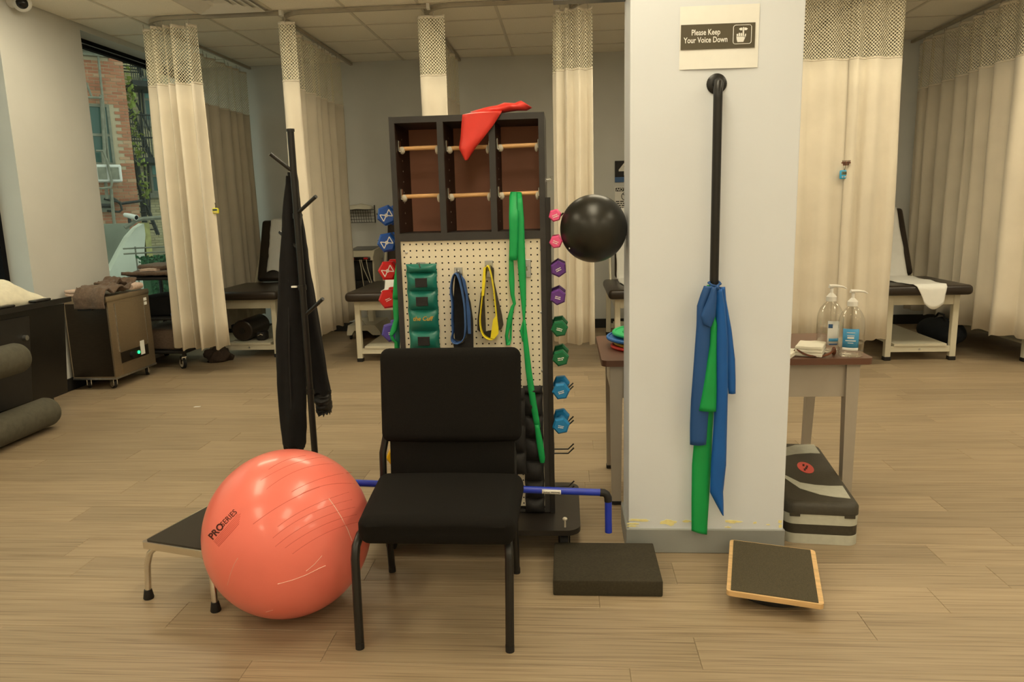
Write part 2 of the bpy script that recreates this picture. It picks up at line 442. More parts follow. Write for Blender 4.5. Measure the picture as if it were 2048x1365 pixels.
struct('baseboard_left', MB().box(RX0-.01, RX0+.012, 5.39, 6.36, 0, .10), 'dark_base')
def window(name, y0, y1, z0, z1, mull):
    o = struct(name, MB().box(-4.32, -4.25, y0, y0+.05, z0, z1).box(-4.32, -4.25, y1-.05, y1, z0, z1).box(-4.30, -4.25, y0+.05, y1-.05, z1-.075, z1).box(-4.32, -4.25, y0+.05, y1-.05, z0, z0+.06), 'frame_black')
    MB().box(-4.30, -4.294, y0+.04, y1-.04, z0+.05, z1-.06).build('pane', M_['window_glass'], o, smooth=0)
    MB().box(-4.246, -4.240, y0+.05, y1-.05, z1-.046, z1-.040).build('bead', M_['zinc'], o, smooth=0)
    for y in mull: MB().box(-4.33, -4.26, y-.02, y+.02, z0+.05, z1-.06).build('mullion', M_['frame_black'], o, smooth=0)
    return o
window('window_1', 3.3, 5.39, .55, 2.955, [])
window('window_2', 6.36, RY1, .40, 2.955, [])

# square pillar standing in the room
PX0, PX1, PY0, PY1 = .240, .852, 2.845, 3.11
pil = struct('wall_pillar', MB().rbox(PX0, PX1, PY0, PY1, 0, 3.03, .004, 2), 'pillar_paint')
bb = MB().rbox(PX0-.010, PX1+.006, PY0-.008, PY1+.008, 0, .103, .003, 1)
struct('baseboard_pillar', bb, 'cove_base')
def chip(cx, cz, w_, h_, seed):
    n = 14; random.seed(seed)
    pts = []
    for i in range(n):
        a = 2*PI*i/n; k = random.uniform(.45, 1.)
        pts.append((cx+w_/2*math.cos(a)*k, cz+h_/2*math.sin(a)*k))
    return MB().prism(pts, 'y', PY0-.0012, PY0+.001)
for i, (x, y, w_, h_) in enumerate([(1278,1041,60,7),(1268,1048,34,5),(1265,1053,26,5),(1337,1046,40,15),(1374,1043,26,6),(1392,1047,14,4),(1464,1044,44,8),(1457,1055,18,4),(1510,1046,10,5),(1560,1044,10,8),(1561,1053,8,12),(1536,1050,10,3)]):
    p = aY(x, y, PY0); chip(p.x, p.z, w_/500, h_/500, 50+i).build('paint_chip', M_['paint_chip'], pil, smooth=0)
random.seed(11)

# ------------------------------------------------------------------ ceiling lights, all out of view, some added as fill
lp0 = None
for i, (x, y) in enumerate([(-2.35,-.2),(.05,-.2),(2.45,-.2),(-2.35,2.1),(.05,2.1),(2.45,2.1),(-3.0,5.15),(-1.2,5.15),(.6,5.15),(2.4,5.15),(4.2,5.15),(-2.35,-2.6),(.05,-2.6),(2.45,-2.6),(4.6,-1.4)]):  # rows nearest the curtains and far behind the camera are added fill light
    if lp0 is None:
        lp0 = thing('unseen_ceiling_light', 'unseen rectangular recessed ceiling light panel, some added as fill', 'ceiling light', (x, y, 3.004), group='ceiling light panels')
        MB().box(x-.31,x+.31,y-.61,y-.585,2.992,3.01).box(x-.31,x+.31,y+.585,y+.61,2.992,3.01).box(x-.31,x-.285,y-.585,y+.585,2.992,3.01).box(x+.285,x+.31,y-.585,y+.585,2.992,3.01).build('frame', M_['white_paint'], lp0, smooth=0)
        MB().box(x-.285,x+.285,y-.585,y+.585,2.998,3.003).build('diffuser', M_['lamp_diffuser'], lp0, smooth=0)
    else:
        c = copy_tree(lp0); c.location = (x, y, 3.004)
        if y > 5: c.rotation_euler.z = PI/2

# ------------------------------------------------------------------ curtain tracks
TX = [-3.48, -2.33, -1.13, .07, 1.25, 2.41, 3.62]
tl = ['over the bunched curtain nearest the brick view window', 'over the curtain behind the coat rack', 'over the curtain behind the open cubby rack', 'over the curtain behind the black ball', 'hidden behind the square pillar', 'over the curtains with the blue timer', 'over the long curtain beside the far right cubicle']
for i, x in enumerate(TX):
    r = .26; x2 = TX[i+1]+.06 if i < 6 else 5.0
    pts = [(x, 8.43, 2.978), (x, 7.4, 2.978)] + [(p[0], p[1], 2.978) for p in arc((x+r, 6.22+r), r, PI, 1.5*PI, 10)] + [(x+r+.3, 6.22, 2.978), (x2, 6.22, 2.978)]
    t = thing('curtain_track', 'curved metal curtain track on the ceiling ' + tl[i], 'curtain track', (x, 8.43, 2.978), group='curtain tracks')
    MB().tube(pts, .0185, 4, a0=PI/4).build('rail', M_['track_alu'], t, smooth=30)
    MB().box(x2-.012, x2+.012, 6.196, 6.244, 2.958, 2.999).build('end_cap', M_['white_paint'], t, smooth=0)

# ------------------------------------------------------------------ curtains
ZM, ZT = 2.47, 2.925
def path_at(P, t):
    L = [0.]
    for a, b in zip(P, P[1:]): L.append(L[-1]+math.hypot(b[0]-a[0], b[1]-a[1]))
    s = t*L[-1]
    for i in range(len(P)-1):
        if s <= L[i+1] or i == len(P)-2:
            k = (s-L[i])/(L[i+1]-L[i]); a, b = P[i], P[i+1]
            d = ((b[0]-a[0])/(L[i+1]-L[i]), (b[1]-a[1])/(L[i+1]-L[i]))
            return a[0]+(b[0]-a[0])*k, a[1]+(b[1]-a[1])*k, d
def smooth_path(P, n=4):
    for _ in range(n):
        Q = [P[0]]
        for a, b in zip(P, P[1:]):
            Q += [(a[0]*.75+b[0]*.25, a[1]*.75+b[1]*.25), (a[0]*.25+b[0]*.75, a[1]*.25+b[1]*.75)]
        Q.append(P[-1]); P = Q
    return P
CURT = {}
def curtain(label, P, folds, amp, seed, zb=.23, nh=8, sharp=.0, group='cubicle curtains', wob=1.):
    P = smooth_path(P); rnd = random.Random(seed)
    N = int(folds*14); ph = rnd.uniform(0, 6.28)
    # uneven folds: warp of the parameter
    ks = [rnd.uniform(.6, 1.5) for _ in range(int(folds)+2)]
    am = [rnd.uniform(.55, 1.15) for _ in range(int(folds)*2+4)]
    cum = [0]
    for k in ks: cum.append(cum[-1]+k)
    def fold(t):
        s = t*cum[-1]
        for i in range(len(ks)):
            if s <= cum[i+1]: return i+(s-cum[i])/ks[i]
        return len(ks)
    def pt(t, z):
        h = (ZT-z)/(ZT-zb)
        x, y, d = path_at(P, t); q = fold(t)*folds/len(ks); a = am[int(q*2) % len(am)]*.5+.5
        s_ = math.sin(2*PI*q+ph); s_ = s_*(1-sharp)+sharp*(1 if s_ > 0 else -1)*abs(s_)**.4
        o = amp*a*(.75+.4*h)*s_ + .012*wob*h*math.sin(3*q+ph*2) + .004*math.sin(9*h+q*5)
        sl = .010*math.sin(4*PI*q+ph)*h
        return (x - d[1]*o + d[0]*sl, y + d[0]*o + d[1]*sl, z)
    CURT[seed] = pt
    x0, y0, _ = path_at(P, 0)
    root = thing('cubicle_curtain', label, 'curtain', (x0, y0, zb), group=group)
    hem = lambda t: zb + .010*math.sin(t*folds*5+seed) + .006*math.sin(t*folds*13)
    zs = lambda t, j: hem(t)+(ZM-hem(t))*j
    MB().grid(lambda u, v_: pt(u, zs(u, v_)), N, 9).build('fabric', M_['fabric_cream'], root, smooth=60, solid=.0022, norm=False)
    mb = MB().grid(lambda u, v_: pt(u, ZM-.004+(ZT-ZM+.004)*v_), N, 3)
    uv = []; cx = 0.; last = None
    us = []
    for i in range(N+1):
        p = Vector(pt(i/N, ZM)); cx += (p-last).length if last else 0; last = p; us.append(cx)
    for j in range(4):
        for i in range(N+1): uv.append((us[i], (ZT-ZM)*j/3))
    mb.build('mesh_header', M_['curtain_net'], root, smooth=60, uv=uv, norm=False)
    MB().grid(lambda u, v_: pt(u, ZT-.02+.022*v_), N, 1).build('top_tape', M_['fabric_cream'], root, smooth=60, solid=.0015, norm=False)
    MB().grid(lambda u, v_: pt(u, ZM-.012+.014*v_), N, 1).build('header_seam', M_['fabric_cream'], root, smooth=60, solid=.004, norm=False)
    hk = None
    for i in range(nh):
        p = pt((i+.5)/nh, ZT)
        if hk is None:
            hk = MB().tube([(p[0], p[1], ZT-.012), (p[0]+.004, p[1], ZT+.01), (p[0], p[1], ZT+.036)], .003, 5).build('hook', M_['track_alu'], root); hp = p
        else:
            c = hk.copy(); COL.objects.link(c); c.location = (p[0]-hp[0], p[1]-hp[1], 0)
    return root
curtain('cream curtain bunched in deep folds beside the brick view window', [(-3.50,6.50),(-3.47,6.32),(-3.36,6.24),(-3.00,6.22)], 6, .058, 3, nh=9)
curtain('shaded tan curtain hanging along the side behind the bunched window curtain', [(-3.515,7.12),(-3.515,8.36)], 6, .030, 5, nh=8)
curtain('cream curtain behind the coat rack, turned round its track corner', [(-2.31,7.86),(-2.33,7.3),(-2.33,6.45),(-2.36,6.30),(-2.19,6.26)], 8, .034, 8, nh=12)
curtain('narrow cream curtain rising behind the top of the open cubby rack', [(-1.10,8.05),(-1.15,7.3),(-1.16,6.45),(-1.18,6.29),(-.95,6.26)], 8, .028, 12, nh=10)
curtain('cream curtain bunched behind the black ball and the pink dumbbells', [(-.05,6.46),(-.06,6.30),(.02,6.25),(.23,6.24)], 4.5, .042, 21, nh=6)
curtain('cream curtain panel emerging from behind the pillar, left of the blue timer', [(1.50,6.26),(2.05,6.26),(2.25,6.275)], 4, .020, 33, nh=6)
curtain('cream curtain panel between the blue timer and the black treatment table', [(2.225,6.25),(2.45,6.25),(2.62,6.27),(2.66,6.40)], 3, .030, 41, nh=6)
curtain('long cream curtain between the two right-hand treatment tables', [(3.62,8.28),(3.60,7.2),(3.58,6.55),(3.62,6.30),(3.9,6.19),(4.5,6.17)], 12, .045, 55, nh=20)
# =================================================================== outside the window
gA = Vector((math.cos(math.radians(40)), math.sin(math.radians(40)), 0)); nA = Vector((gA.y, -gA.x, 0))
class Facade:
    def __init__(s, px, dist):
        d = ray(*px); h = math.hypot(d.x, d.y); p = CP + d*(dist/h); s.o = Vector((p.x, p.y, 0))
        s.M = Matrix(((gA.x, -nA.x, 0, s.o.x), (gA.y, -nA.y, 0, s.o.y), (0, 0, 1, 0), (0, 0, 0, 1)))
    def at(s, x, y, off=0.):
        """pixel -> (along wall, height) on the wall plane moved off metres outwards"""
        d = ray(x, y); o = s.o + nA*off; t = (o-CP).dot(nA)/d.dot(nA); p = CP + d*t
        return ((p-s.o).dot(gA), p.z)
FA = Facade((262, 270), 17.0)
FB = Facade((300, 270), 20.5)
GZ = -.35
tag(MB().box(-40, -4.5, -5, 45, GZ-.2, GZ).build('ground_outside', mk('asphalt', (.12,.12,.11), .9, var=.2, scale=2), smooth=0), 'grey paved alley outside the window', kind='structure')
island_mat('brick_red', [(.36,.14,.08), (.44,.18,.105), (.48,.23,.13), (.40,.15,.085), (.55,.36,.23)])
island_mat('brick_tan', [(.44,.39,.22), (.52,.46,.28), (.58,.52,.33), (.40,.35,.20)])
mk('mortar_red', (.52,.43,.30), .9, var=.1, scale=4); mk('mortar_tan', (.36,.34,.23), .9, var=.1, scale=4)
mk('render_grey', (.24,.26,.21), .9, var=.25, scale=2); mk('glass_teal', (.05,.115,.10), .15, var=.2, scale=1)
mk('shade_teal', (.12,.26,.23), .6, var=.1); mk('iron', (.025,.03,.03), .6, var=.2); mk('pipe_grey', (.22,.22,.17), .6, var=.2)
mk('white_wall', (.68,.70,.61), .8, var=.12, scale=2.5, bump=.6, bscale=5); mk('wall_yellow', (.42,.40,.16), .8, var=.2); mk('post_brown', (.10,.085,.055), .8, var=.2)
mk('hedge_green', (.02,.10,.035), .8, var=.5, scale=25); mk('leaf', (.16,.21,.035), .7, var=.4, scale=6)
def bricks(F, s0, s1, z0, z1, y, bl, bh, holes, seed):
    m = MB(); rnd = random.Random(seed); r = 0; z = z0
    while z < z1:
        s = s0 + (bl/2 if r % 2 else 0)
        while s < s1:
            a, b = s+.006, min(s+bl-.006, s1)
            if b-a > .03 and not any(a < h[1] and b > h[0] and z < h[3] and z+bh > h[2] for h in holes):
                q = rnd.uniform(.004, .016)
                m.add([(a,y-q,z+.006),(b,y-q,z+.006),(b,y-q,z+bh-.006),(a,y-q,z+bh-.006),(a,y+.02,z+.006),(b,y+.02,z+.006),(b,y+.02,z+bh-.006),(a,y+.02,z+bh-.006)],
                      [(0,1,2,3),(0,4,5,1),(1,5,6,2),(2,6,7,3),(3,7,4,0)], F.M)
            s += bl
        z += bh; r += 1
    return m
def fwin(F, root, x0, y0, x1, y1, shade=True, off=0., sill=True):
    """a sash window between two pixels (its lower left and upper right corners)"""
    a, zb = F.at(x0, y0); b, zt = F.at(x1, y1)
    w = MB().box(a, b, -.005, .06, zb, zt, F.M).build('window', M_['glass_teal'], root, smooth=0)
    fr = MB(); t = .05
    fr.box(a-t, a, -.03, .06, zb-t, zt+t, F.M).box(b, b+t, -.03, .06, zb-t, zt+t, F.M).box(a, b, -.03, .06, zt, zt+t, F.M).box(a, b, -.03, .06, zb-t, zb, F.M)
    zm = (zb+zt)/2; fr.box(a, b, -.025, .0, zm-.025, zm+.025, F.M)
    fr.build('sash', M_['pipe_grey'], w, smooth=0)
    if shade: MB().box(a+.01, b-.01, -.012, .0, zm+.03, zt-.01, F.M).build('blind', M_['shade_teal'], w, smooth=0)
    if sill: MB().box(a-.12, b+.12, -.14, .05, zb-.17, zb-t, F.M).build('sill', M_['pipe_grey'], root, smooth=0)
    return (a-.06, b+.06, zb-.17, zt+.06)
# red brick house
A = thing('brick_building', 'red brick house with an air conditioner in its window, seen through the glass', 'building', FA.o)
A['label'] = 'red brick house with a pale window air conditioner, outside the window'
ha = []
A0 = FA.at(163, 205)[0]
ha.append(fwin(FA, A, 176, 325, 212, 215, shade=False))
ha.append(fwin(FA, A, 150, 92, 196, 40, shade=False))
MB().box(-4.2, -.004, .012, 2.4, GZ, 9, FA.M).build('wall', M_['mortar_red'], A, smooth=0)
bricks(FA, -3.2, 0, FA.at(262, 460)[1]-.3, 7.4, .012, .19, .062, ha, 3).build('bricks', M_['brick_red'], A, smooth=0, kind='stuff')
a, zt = FA.at(150, 96); b, zb = FA.at(207, 108)
MB().box(a, b, -.25, .1, zb, zt, FA.M).build('ledge', M_['pipe_grey'], A, smooth=0)
a, z_ = FA.at(180, 425); b, z2 = FA.at(225, 390)
MB().box(a-1, b, -.06, .02, z_, z2, FA.M).build('lintel', M_['render_grey'], A, smooth=0)
a, zb = FA.at(186, 366); b, zt = FA.at(235, 332)
ac = MB().rbox(a, b, -.42, .05, zb, zt, .02, 1, FA.M).build('air_conditioner', M_['white_paint'], A, smooth=30)
MB().box(a+.05, (a+b)/2-.03, -.43, -.41, zb+.05, zt-.05, FA.M).box((a+b)/2+.03, b-.05, -.43, -.41, zb+.05, zt-.05, FA.M).build('grille', M_['pipe_grey'], ac, smooth=0)
def fpipe(F, root, pix, r, off, name='pipe', mat='pipe_grey'):
    pts = []
    for (x, y) in pix:
        s_, z_ = F.at(x, y, off); pts.append(F.M @ Vector((s_, -off, z_)))
    return MB().tube(pts, r, 6).build(name, M_[mat], root)
fpipe(FA, A, [(196,108),(206,205),(218,330)], .022, .1)
fpipe(FA, A, [(202,190),(211,330)], .03, .12)
fpipe(FA, A, [(176,195),(203,196)], .025, .2); fpipe(FA, A, [(172,165),(184,195)], .02, .2)
fpipe(FA, A, [(192,302),(206,302),(214,322),(224,365),(222,375),(205,377),(190,376)], .025, .45)
fpipe(FA, A, [(205,300),(212,375),(214,398)], .03, .3)
fpipe(FA, A, [(222,395),(234,402),(240,408),(284,402)], .03, .08, mat='iron'); fpipe(FA, A, [(208,398),(240,405),(244,420),(238,424),(214,422)], .025, .15, mat='iron')
fpipe(FA, A, [(200,412),(226,412)], .05, .2, mat='iron'); fpipe(FA, A, [(226,425),(237,520)], .03, .3); fpipe(FA, A, [(222,378),(226,425)], .03, .3)
# tan brick house further back
B = thing('brick_building', 'tan brick house with teal blinds and a dark iron fire escape, outside the window', 'building', FB.o)
hb = [fwin(FB, B, 294, 240, 322, 160), fwin(FB, B, 308, 382, 340, 322)]
MB().box(-3.6, 7, .012, 4.0, GZ, 10, FB.M).build('wall', M_['mortar_tan'], B, smooth=0)
bricks(FB, FB.at(245, 200)[0]-.3, FB.at(345, 200)[0]+.5, .6, 8.2, .012, .19, .062, hb, 9).build('bricks', M_['brick_tan'], B, smooth=0, kind='stuff')
fe = thing('fire_escape', 'dark iron fire escape with stairs and railings on the tan brick house', 'fire escape', FB.o)
for (x0, yb, x1, yt) in ((262, 168, 316, 158), (266, 321, 330, 311)):
    a, z_ = FB.at(x0, yb, .9); b, z2 = FB.at(x1, yt, .9)
    MB().box(a, b, -1.1, -.05, z_-.06, z_+.06, FB.M).build('platform', M_['iron'], fe, smooth=0)
    r = MB()
    for k in range(15):
        s_ = a+(b-a)*k/14; r.tube([FB.M @ Vector((s_, -1.08, z_)), FB.M @ Vector((s_, -1.08, z_+1.0))], .012, 4)
    for h in (.5, 1.0): r.tube([FB.M @ Vector((a, -1.08, z_+h)), FB.M @ Vector((b, -1.08, z_+h))], .018, 4)
    r.build('railing', M_['iron'], fe)
def stair(p0, p1, off):
    (s0, z0), (s1, z1) = FB.at(*p0, off), FB.at(*p1, off); m = MB()
    for dy in (0, .22): m.tube([FB.M @ Vector((s0, -off+dy, z0)), FB.M @ Vector((s1, -off+dy, z1))], .028, 4)
    for k in range(1, 9):
        q = k/9; m.tube([FB.M @ Vector((s0+(s1-s0)*q, -off, z0+(z1-z0)*q)), FB.M @ Vector((s0+(s1-s0)*q, -off+.22, z0+(z1-z0)*q))], .016, 4)
        m.tube([FB.M @ Vector((s0+(s1-s0)*q-.42, -off, z0+(z1-z0)*q)), FB.M @ Vector((s0+(s1-s0)*q, -off, z0+(z1-z0)*q))], .014, 4)
    m.tube([FB.M @ Vector((s0-.42, -off, z0)), FB.M @ Vector((s1-.42, -off, z1))], .018, 4)
    return m.build('stair', M_['iron'], fe)
stair((262, 215), (304, 315), .8); stair((268, 98), (286, 152), .8); stair((276, 365), (318, 470), .7)
for p in ([(276,165),(284,255),(287,310)], [(283,165),(289,240)], [(288,320),(296,430)], [(296,325),(300,430)], [(268,325),(300,400)], [(270,200),(300,262)]):
    fpipe(FB, fe, p, .022, .5, 'post', 'iron')
fpipe(FB, fe, [(270,310),(285,400),(292,470)], .06, .6, 'post', 'iron')
# ivy on the corner
iv = MB(); rnd = random.Random(4)
for i in range(170):
    k = rnd.random(); x = 243+(285-243)*k+rnd.gauss(7, 4)*(1 if k > .2 else .6); y = 110+(400-110)*k+rnd.gauss(0, 6)
    s_, z_ = FA.at(x, y, -.5); c = FA.M @ Vector((s_, .5+rnd.uniform(-.3, .3), z_)); r = rnd.uniform(.03, .075)
    d1 = Vector((rnd.gauss(0,1), rnd.gauss(0,1), rnd.gauss(0,1))).normalized()*r; d2 = d1.cross(Vector((rnd.gauss(0,1), rnd.gauss(0,1), 1))).normalized()*r*.8
    iv.add([c-d1, c+d2*.7, c+d1, c-d2*.7], [(0,1,2,3)])
tag(iv.build('ivy', M_['leaf'], smooth=0, kind='stuff'), 'yellow-green ivy climbing the corner of the brick house', 'ivy')
# rendered yard wall, its drain pipe and a wall camera
FW = Facade((270, 480), 13.0)
yw = thing('yard_wall', 'rough white painted yard wall with a sloping top, outside the window', 'wall', FW.o)
pl = [FW.at(*p) for p in ((205,560),(222,540),(240,505),(257,475),(274,456),(288,447),(291,470),(289,500),(292,560))]
pl = [(pl[0][0]-.2, GZ)] + pl[:-1] + [(pl[-1][0], pl[-1][1]), (pl[-1][0], GZ)]
MB().prism(pl, 'y', 0, .45, FW.M).build('wall', M_['white_wall'], yw, smooth=0)
a, _ = FW.at(291, 480); b, z1 = FW.at(299, 446)
MB().box(a, b, .02, .5, GZ, z1, FW.M).build('edge_strip', M_['wall_yellow'], yw, smooth=0)
a, _ = FW.at(300, 500); b, z1 = FW.at(309, 482)
MB().box(a, b, .3, .45, GZ, z1, FW.M).build('post', M_['post_brown'], yw, smooth=0)
a, z0 = FW.at(150, 560, -1.0); b, z1 = FW.at(258, 447, -1.0)
MB().box(a, b, 1.0, 1.2, GZ, z1, FW.M).build('grey_panel', M_['render_grey'], yw, smooth=0)
fpipe(FW, yw, [(250,456),(264,447),(272,441),(285,438),(340,434)], .035, .05, 'handrail')
sc_ = thing('wall_camera', 'white bullet security camera on the yard wall outside', 'camera', FW.M @ Vector((FW.at(257,438)[0], 0, FW.at(257,438)[1])))
p = FW.M @ Vector((FW.at(257,432)[0], -.05, FW.at(257,432)[1])); q = p + nA*.12 + gA*.08 + Vector((0,0,-.03))
MB().tube([p-(q-p)*.6, p, q], [.03,.04,.042], 12).build('body', M_['white_paint'], sc_)
MB().tube([q, q+(q-p)*.05], [.034,.03], 12).build('lens', M_['frame_black'], sc_)
MB().tube([p, p+Vector((0,0,-.12))], .025, 6).build('bracket', M_['iron'], sc_)
# clipped hedge
FH = Facade((320, 560), 10.5)
a, _ = FH.at(292, 540); b, z1 = FH.at(352, 517)
hd = MB(); rnd = random.Random(6)
hd.box(a+.05, b+1.5, .05, .6, GZ, z1-.05, FH.M)
for i in range(3800):
    f = rnd.random(); s_ = rnd.uniform(a, b+1.5); z_ = rnd.uniform(GZ, z1); y = rnd.uniform(-.02, .06)
    if f < .3: z_ = z1+rnd.uniform(-.05, .02); y = rnd.uniform(0, .6)
    c = FH.M @ Vector((s_, y, z_)); r = rnd.uniform(.015, .035)
    d1 = Vector((rnd.gauss(0,1), rnd.gauss(0,1), rnd.gauss(0,1))).normalized()*r; d2 = d1.cross(Vector((rnd.gauss(0,1), 1, rnd.gauss(0,1)))).normalized()*r*.7
    hd.add([c-d1, c+d2, c+d1, c-d2], [(0,1,2,3)])
tag(hd.build('hedge', M_['hedge_green'], smooth=0, kind='stuff'), 'clipped dark green hedge low outside the window', 'hedge')
gr = thing('garden_rail', 'thin metal railing behind the green hedge', 'railing', FH.M @ Vector((a, .9, GZ)))
for z_ in (z1+.05, z1+.12): MB().tube([FH.M @ Vector((a-.1, .9, z_)), FH.M @ Vector((b+1.5, .9, z_))], .012, 6).build('bar', M_['pipe_grey'], gr)
for k in range(5): s_ = a+.05+k*.45; MB().tube([FH.M @ Vector((s_, .9, GZ)), FH.M @ Vector((s_, .9, z1+.14))], .010, 6).build('post', M_['pipe_grey'], gr)
# pale wall seen through the near window
tag(MB().box(-9.2, -9.0, 5.0, 11.9, GZ, 5.0).build('neighbour_wall', M_['white_wall'], smooth=0), 'pale painted wall across the alley beyond the near window', 'wall')
# =================================================================== treatment tables in the cubicles
def treatment_table(label, X0, Y0, W, hinge, lean, length=1.45):
    r = thing('treatment_table', label, 'treatment table', (X0, Y0, 0), group='treatment tables in the cubicles')
    s = .05; L = min(length, 8.36-Y0)
    for (x, y) in ((X0, Y0), (X0+W, Y0), (X0, Y0+L-s), (X0+W, Y0+L-s)):
        lg = MB().rbox(x, x+s, y, y+s, .03, .575, .004, 1).build('leg', M_['cream_frame'], r)
        MB().rbox(x-.003, x+s+.003, y-.003, y+s+.003, 0, .035, .004, 1).build('rubber_foot', M_['rubber_black'], lg)
    MB().box(X0+s, X0+W, Y0+.006, Y0+.03, .485, .573).build('front_rail', M_['cream_frame'], r, smooth=0)
    MB().box(X0+s, X0+W, Y0+L-.03, Y0+L-.006, .485, .573).build('rear_rail', M_['cream_frame'], r, smooth=0)
    for x in (X0+.006, X0+W+.02): MB().box(x, x+.024, Y0+s, Y0+L-s, .485, .573).build('side_rail', M_['cream_frame'], r, smooth=0)
    st = MB().box(X0+s, X0+W, Y0+.008, Y0+.034, .075, .125).build('stretcher', M_['cream_frame'], r, smooth=0)
    MB().tube([(X0+.5*W+.02, Y0+.009, .098), (X0+.5*W+.02, Y0+.003, .098)], .008, 10).build('bolt', M_['zinc'], st)
    MB().box(X0+s, X0+W, Y0+L-.034, Y0+L-.008, .075, .125).build('stretcher', M_['cream_frame'], r, smooth=0)
    MB().box(X0+.075, X0+W-.03, Y0+.0, Y0+L-.02, .126, .146).build('lower_shelf', M_['cream_frame'], r, smooth=0)
    yh = Y0 + hinge
    MB().rbox(X0-.06, X0+W+.11, Y0-.10, yh, .574, .660, .036, 4).build('seat_pad', M_['vinyl_dark'], r)
    b = MB().rbox(X0+.06, X0+W-.01, 0, .70, -.04, .045, .036, 4, M=Matrix.Translation((0, yh+.05, .66)) @ Matrix.Rotation(lean, 4, 'X'))
    b.build('back_pad', M_['vinyl_dark'], r)
    c, s_ = math.cos(lean), math.sin(lean)
    for x in (X0+.02, X0+W): MB().tube([(x, yh+.02, .57), (x, yh+.07+.05*c, .62+.05*s_), (x, yh+.14+.4*c, .62+.4*s_)], .013, 6).build('back_strut', M_['cream_frame'], r)
    return r
def table_paper(label, X0, Y0, W, hinge, lean, x0, x1, drop, back_only=False):
    """a runner of exam paper over back pad, seat and front edge"""
    yh = Y0+hinge; pts = []
    c, s_ = math.cos(lean), math.sin(lean)
    for k in range(9):
        q = .69*(1-k/8); pts.append((yh+.05+q*c-.047*s_-.006, .66+q*s_+.047*c+.004))
    y1 = yh-.02
    for k in range(8): pts.append((y1-(y1-(Y0-.07))*k/7, .664+.004*math.sin(k*2)))
    pts += [(Y0-.103, .648), (Y0-.108, .61), (Y0-.109, .61-drop*.5), (Y0-.110, .61-drop)]
    if back_only: pts = [(pts[0][0]+.10, pts[0][1]-.25), (pts[0][0]+.09, pts[0][1]+.01)] + pts[:8]
    n = len(pts)
    def fn(u, v):
        i = min(int(v*(n-1)), n-2); k = v*(n-1)-i; y = pts[i][0]*(1-k)+pts[i+1][0]*k; z = pts[i][1]*(1-k)+pts[i+1][1]*k
        x = x0+(x1-x0)*u
        if back_only: return (x+.01*fbm(x*9, z*6), y-.004-.010*abs(fbm(x*7, z*7)), z+max(0, v-.8)*.5*(math.sin(u*7)*.3-u*.3))
        nar = max(0, v-.62)/.38; x = x*(1-nar*.55)+(x0+(x1-x0)*.72)*nar*.55
        rip = .012*fbm(x*9, y*6, z*6); ang = max(0, v-.85)/.15
        return (x+rip*.5, y-abs(rip)*.35, z+abs(rip)*.6*(1-ang)+ang*(-.05*math.sin(u*PI)))
    o = MB().grid(fn, 16, 40).build('paper_runner', M_['paper_white'], smooth=60, solid=.001, norm=False)
    return tag(o, label, 'paper', 'paper runners on the treatment tables')
treatment_table('black padded treatment table between the window curtain and the coat rack', -3.395, 6.93, .54, .84, math.radians(67))
table_paper('crumpled paper draped over the raised back behind the coat rack', -3.395, 6.93, .54, .84, math.radians(67), -3.22, -2.86, 0, True)
treatment_table('black padded treatment table behind the blue dumbbells, beside the rolling machine', -1.955, 6.67, .55, 1.03, math.radians(74))
table_paper('white paper on the table behind the red dumbbells', -1.955, 6.67, .55, 1.03, math.radians(74), -1.74, -1.42, -.25)
treatment_table('black padded treatment table behind the black ball, half hidden by the pillar', .425, 6.55, .55, .88, math.radians(82))
table_paper('white paper on the table half hidden by the pillar', .425, 6.55, .55, .88, math.radians(82), .50, .86, -.25)
treatment_table('black padded treatment table right of the blue timer curtain, paper over its edge', 2.74, 6.50, .54, .72, math.radians(62))
table_paper('white paper hanging over the front edge of the table near the hand sanitizer', 2.74, 6.50, .54, .72, math.radians(62), 2.84, 3.20, .10)
treatment_table('cream legged treatment table behind the long right-hand curtain', 3.83, 6.40, .54, .84, math.radians(80))

# things on the floor under and behind the tables
st = thing('bolster_roll', 'round dark bolster on the lower shelf of the table behind the coat rack', 'bolster', (-3.20, 7.2, .147))
MB().tube([(-3.20,7.02,.252),(-3.20,7.03,.252),(-3.20,7.46,.252),(-3.20,7.47,.252)], [.092,.104,.104,.092], 28).build('roll', M_['vinyl_dark'], st)
MB().tube([(-3.20,7.012,.252),(-3.20,7.022,.252)], .03, 16).build('end_button', M_['plastic_black'], st)
wb_ = thing('ankle_weight', 'small dark weight with chrome buckles beside the bolster under the table', 'weight', (-3.03, 7.1, .147))
MB().rbox(-3.075,-2.985,7.04,7.16,.147,.235,.02,3).build('weight_bag', M_['neoprene'], wb_)
MB().tube([(-3.05,7.035,.20),(-3.02,7.03,.215),(-3.0,7.035,.205)], .006, 8).build('buckle', M_['chrome'], wb_)
bx = thing('gym_bag', 'dark blue soft bag on the floor beneath the long right-hand curtain', 'bag', (3.56, 7.25, 0))
MB().ball((3.56,7.25,.125), .17, .34, .125, 20, 12, fn=lambda v: v+Vector((0,0,.02*fbm(v.x*7,v.y*7))) if v.z > .03 else Vector((v.x,v.y,max(v.z,.0)))).build('bag_body', mk('bag_navy', (.012,.016,.022), .8, var=.3), bx)
MB().tube([(3.54,7.12,.22),(3.55,7.2,.29),(3.55,7.3,.29),(3.56,7.4,.22)], .01, 6).build('handle', M_['rubber_black'], bx)

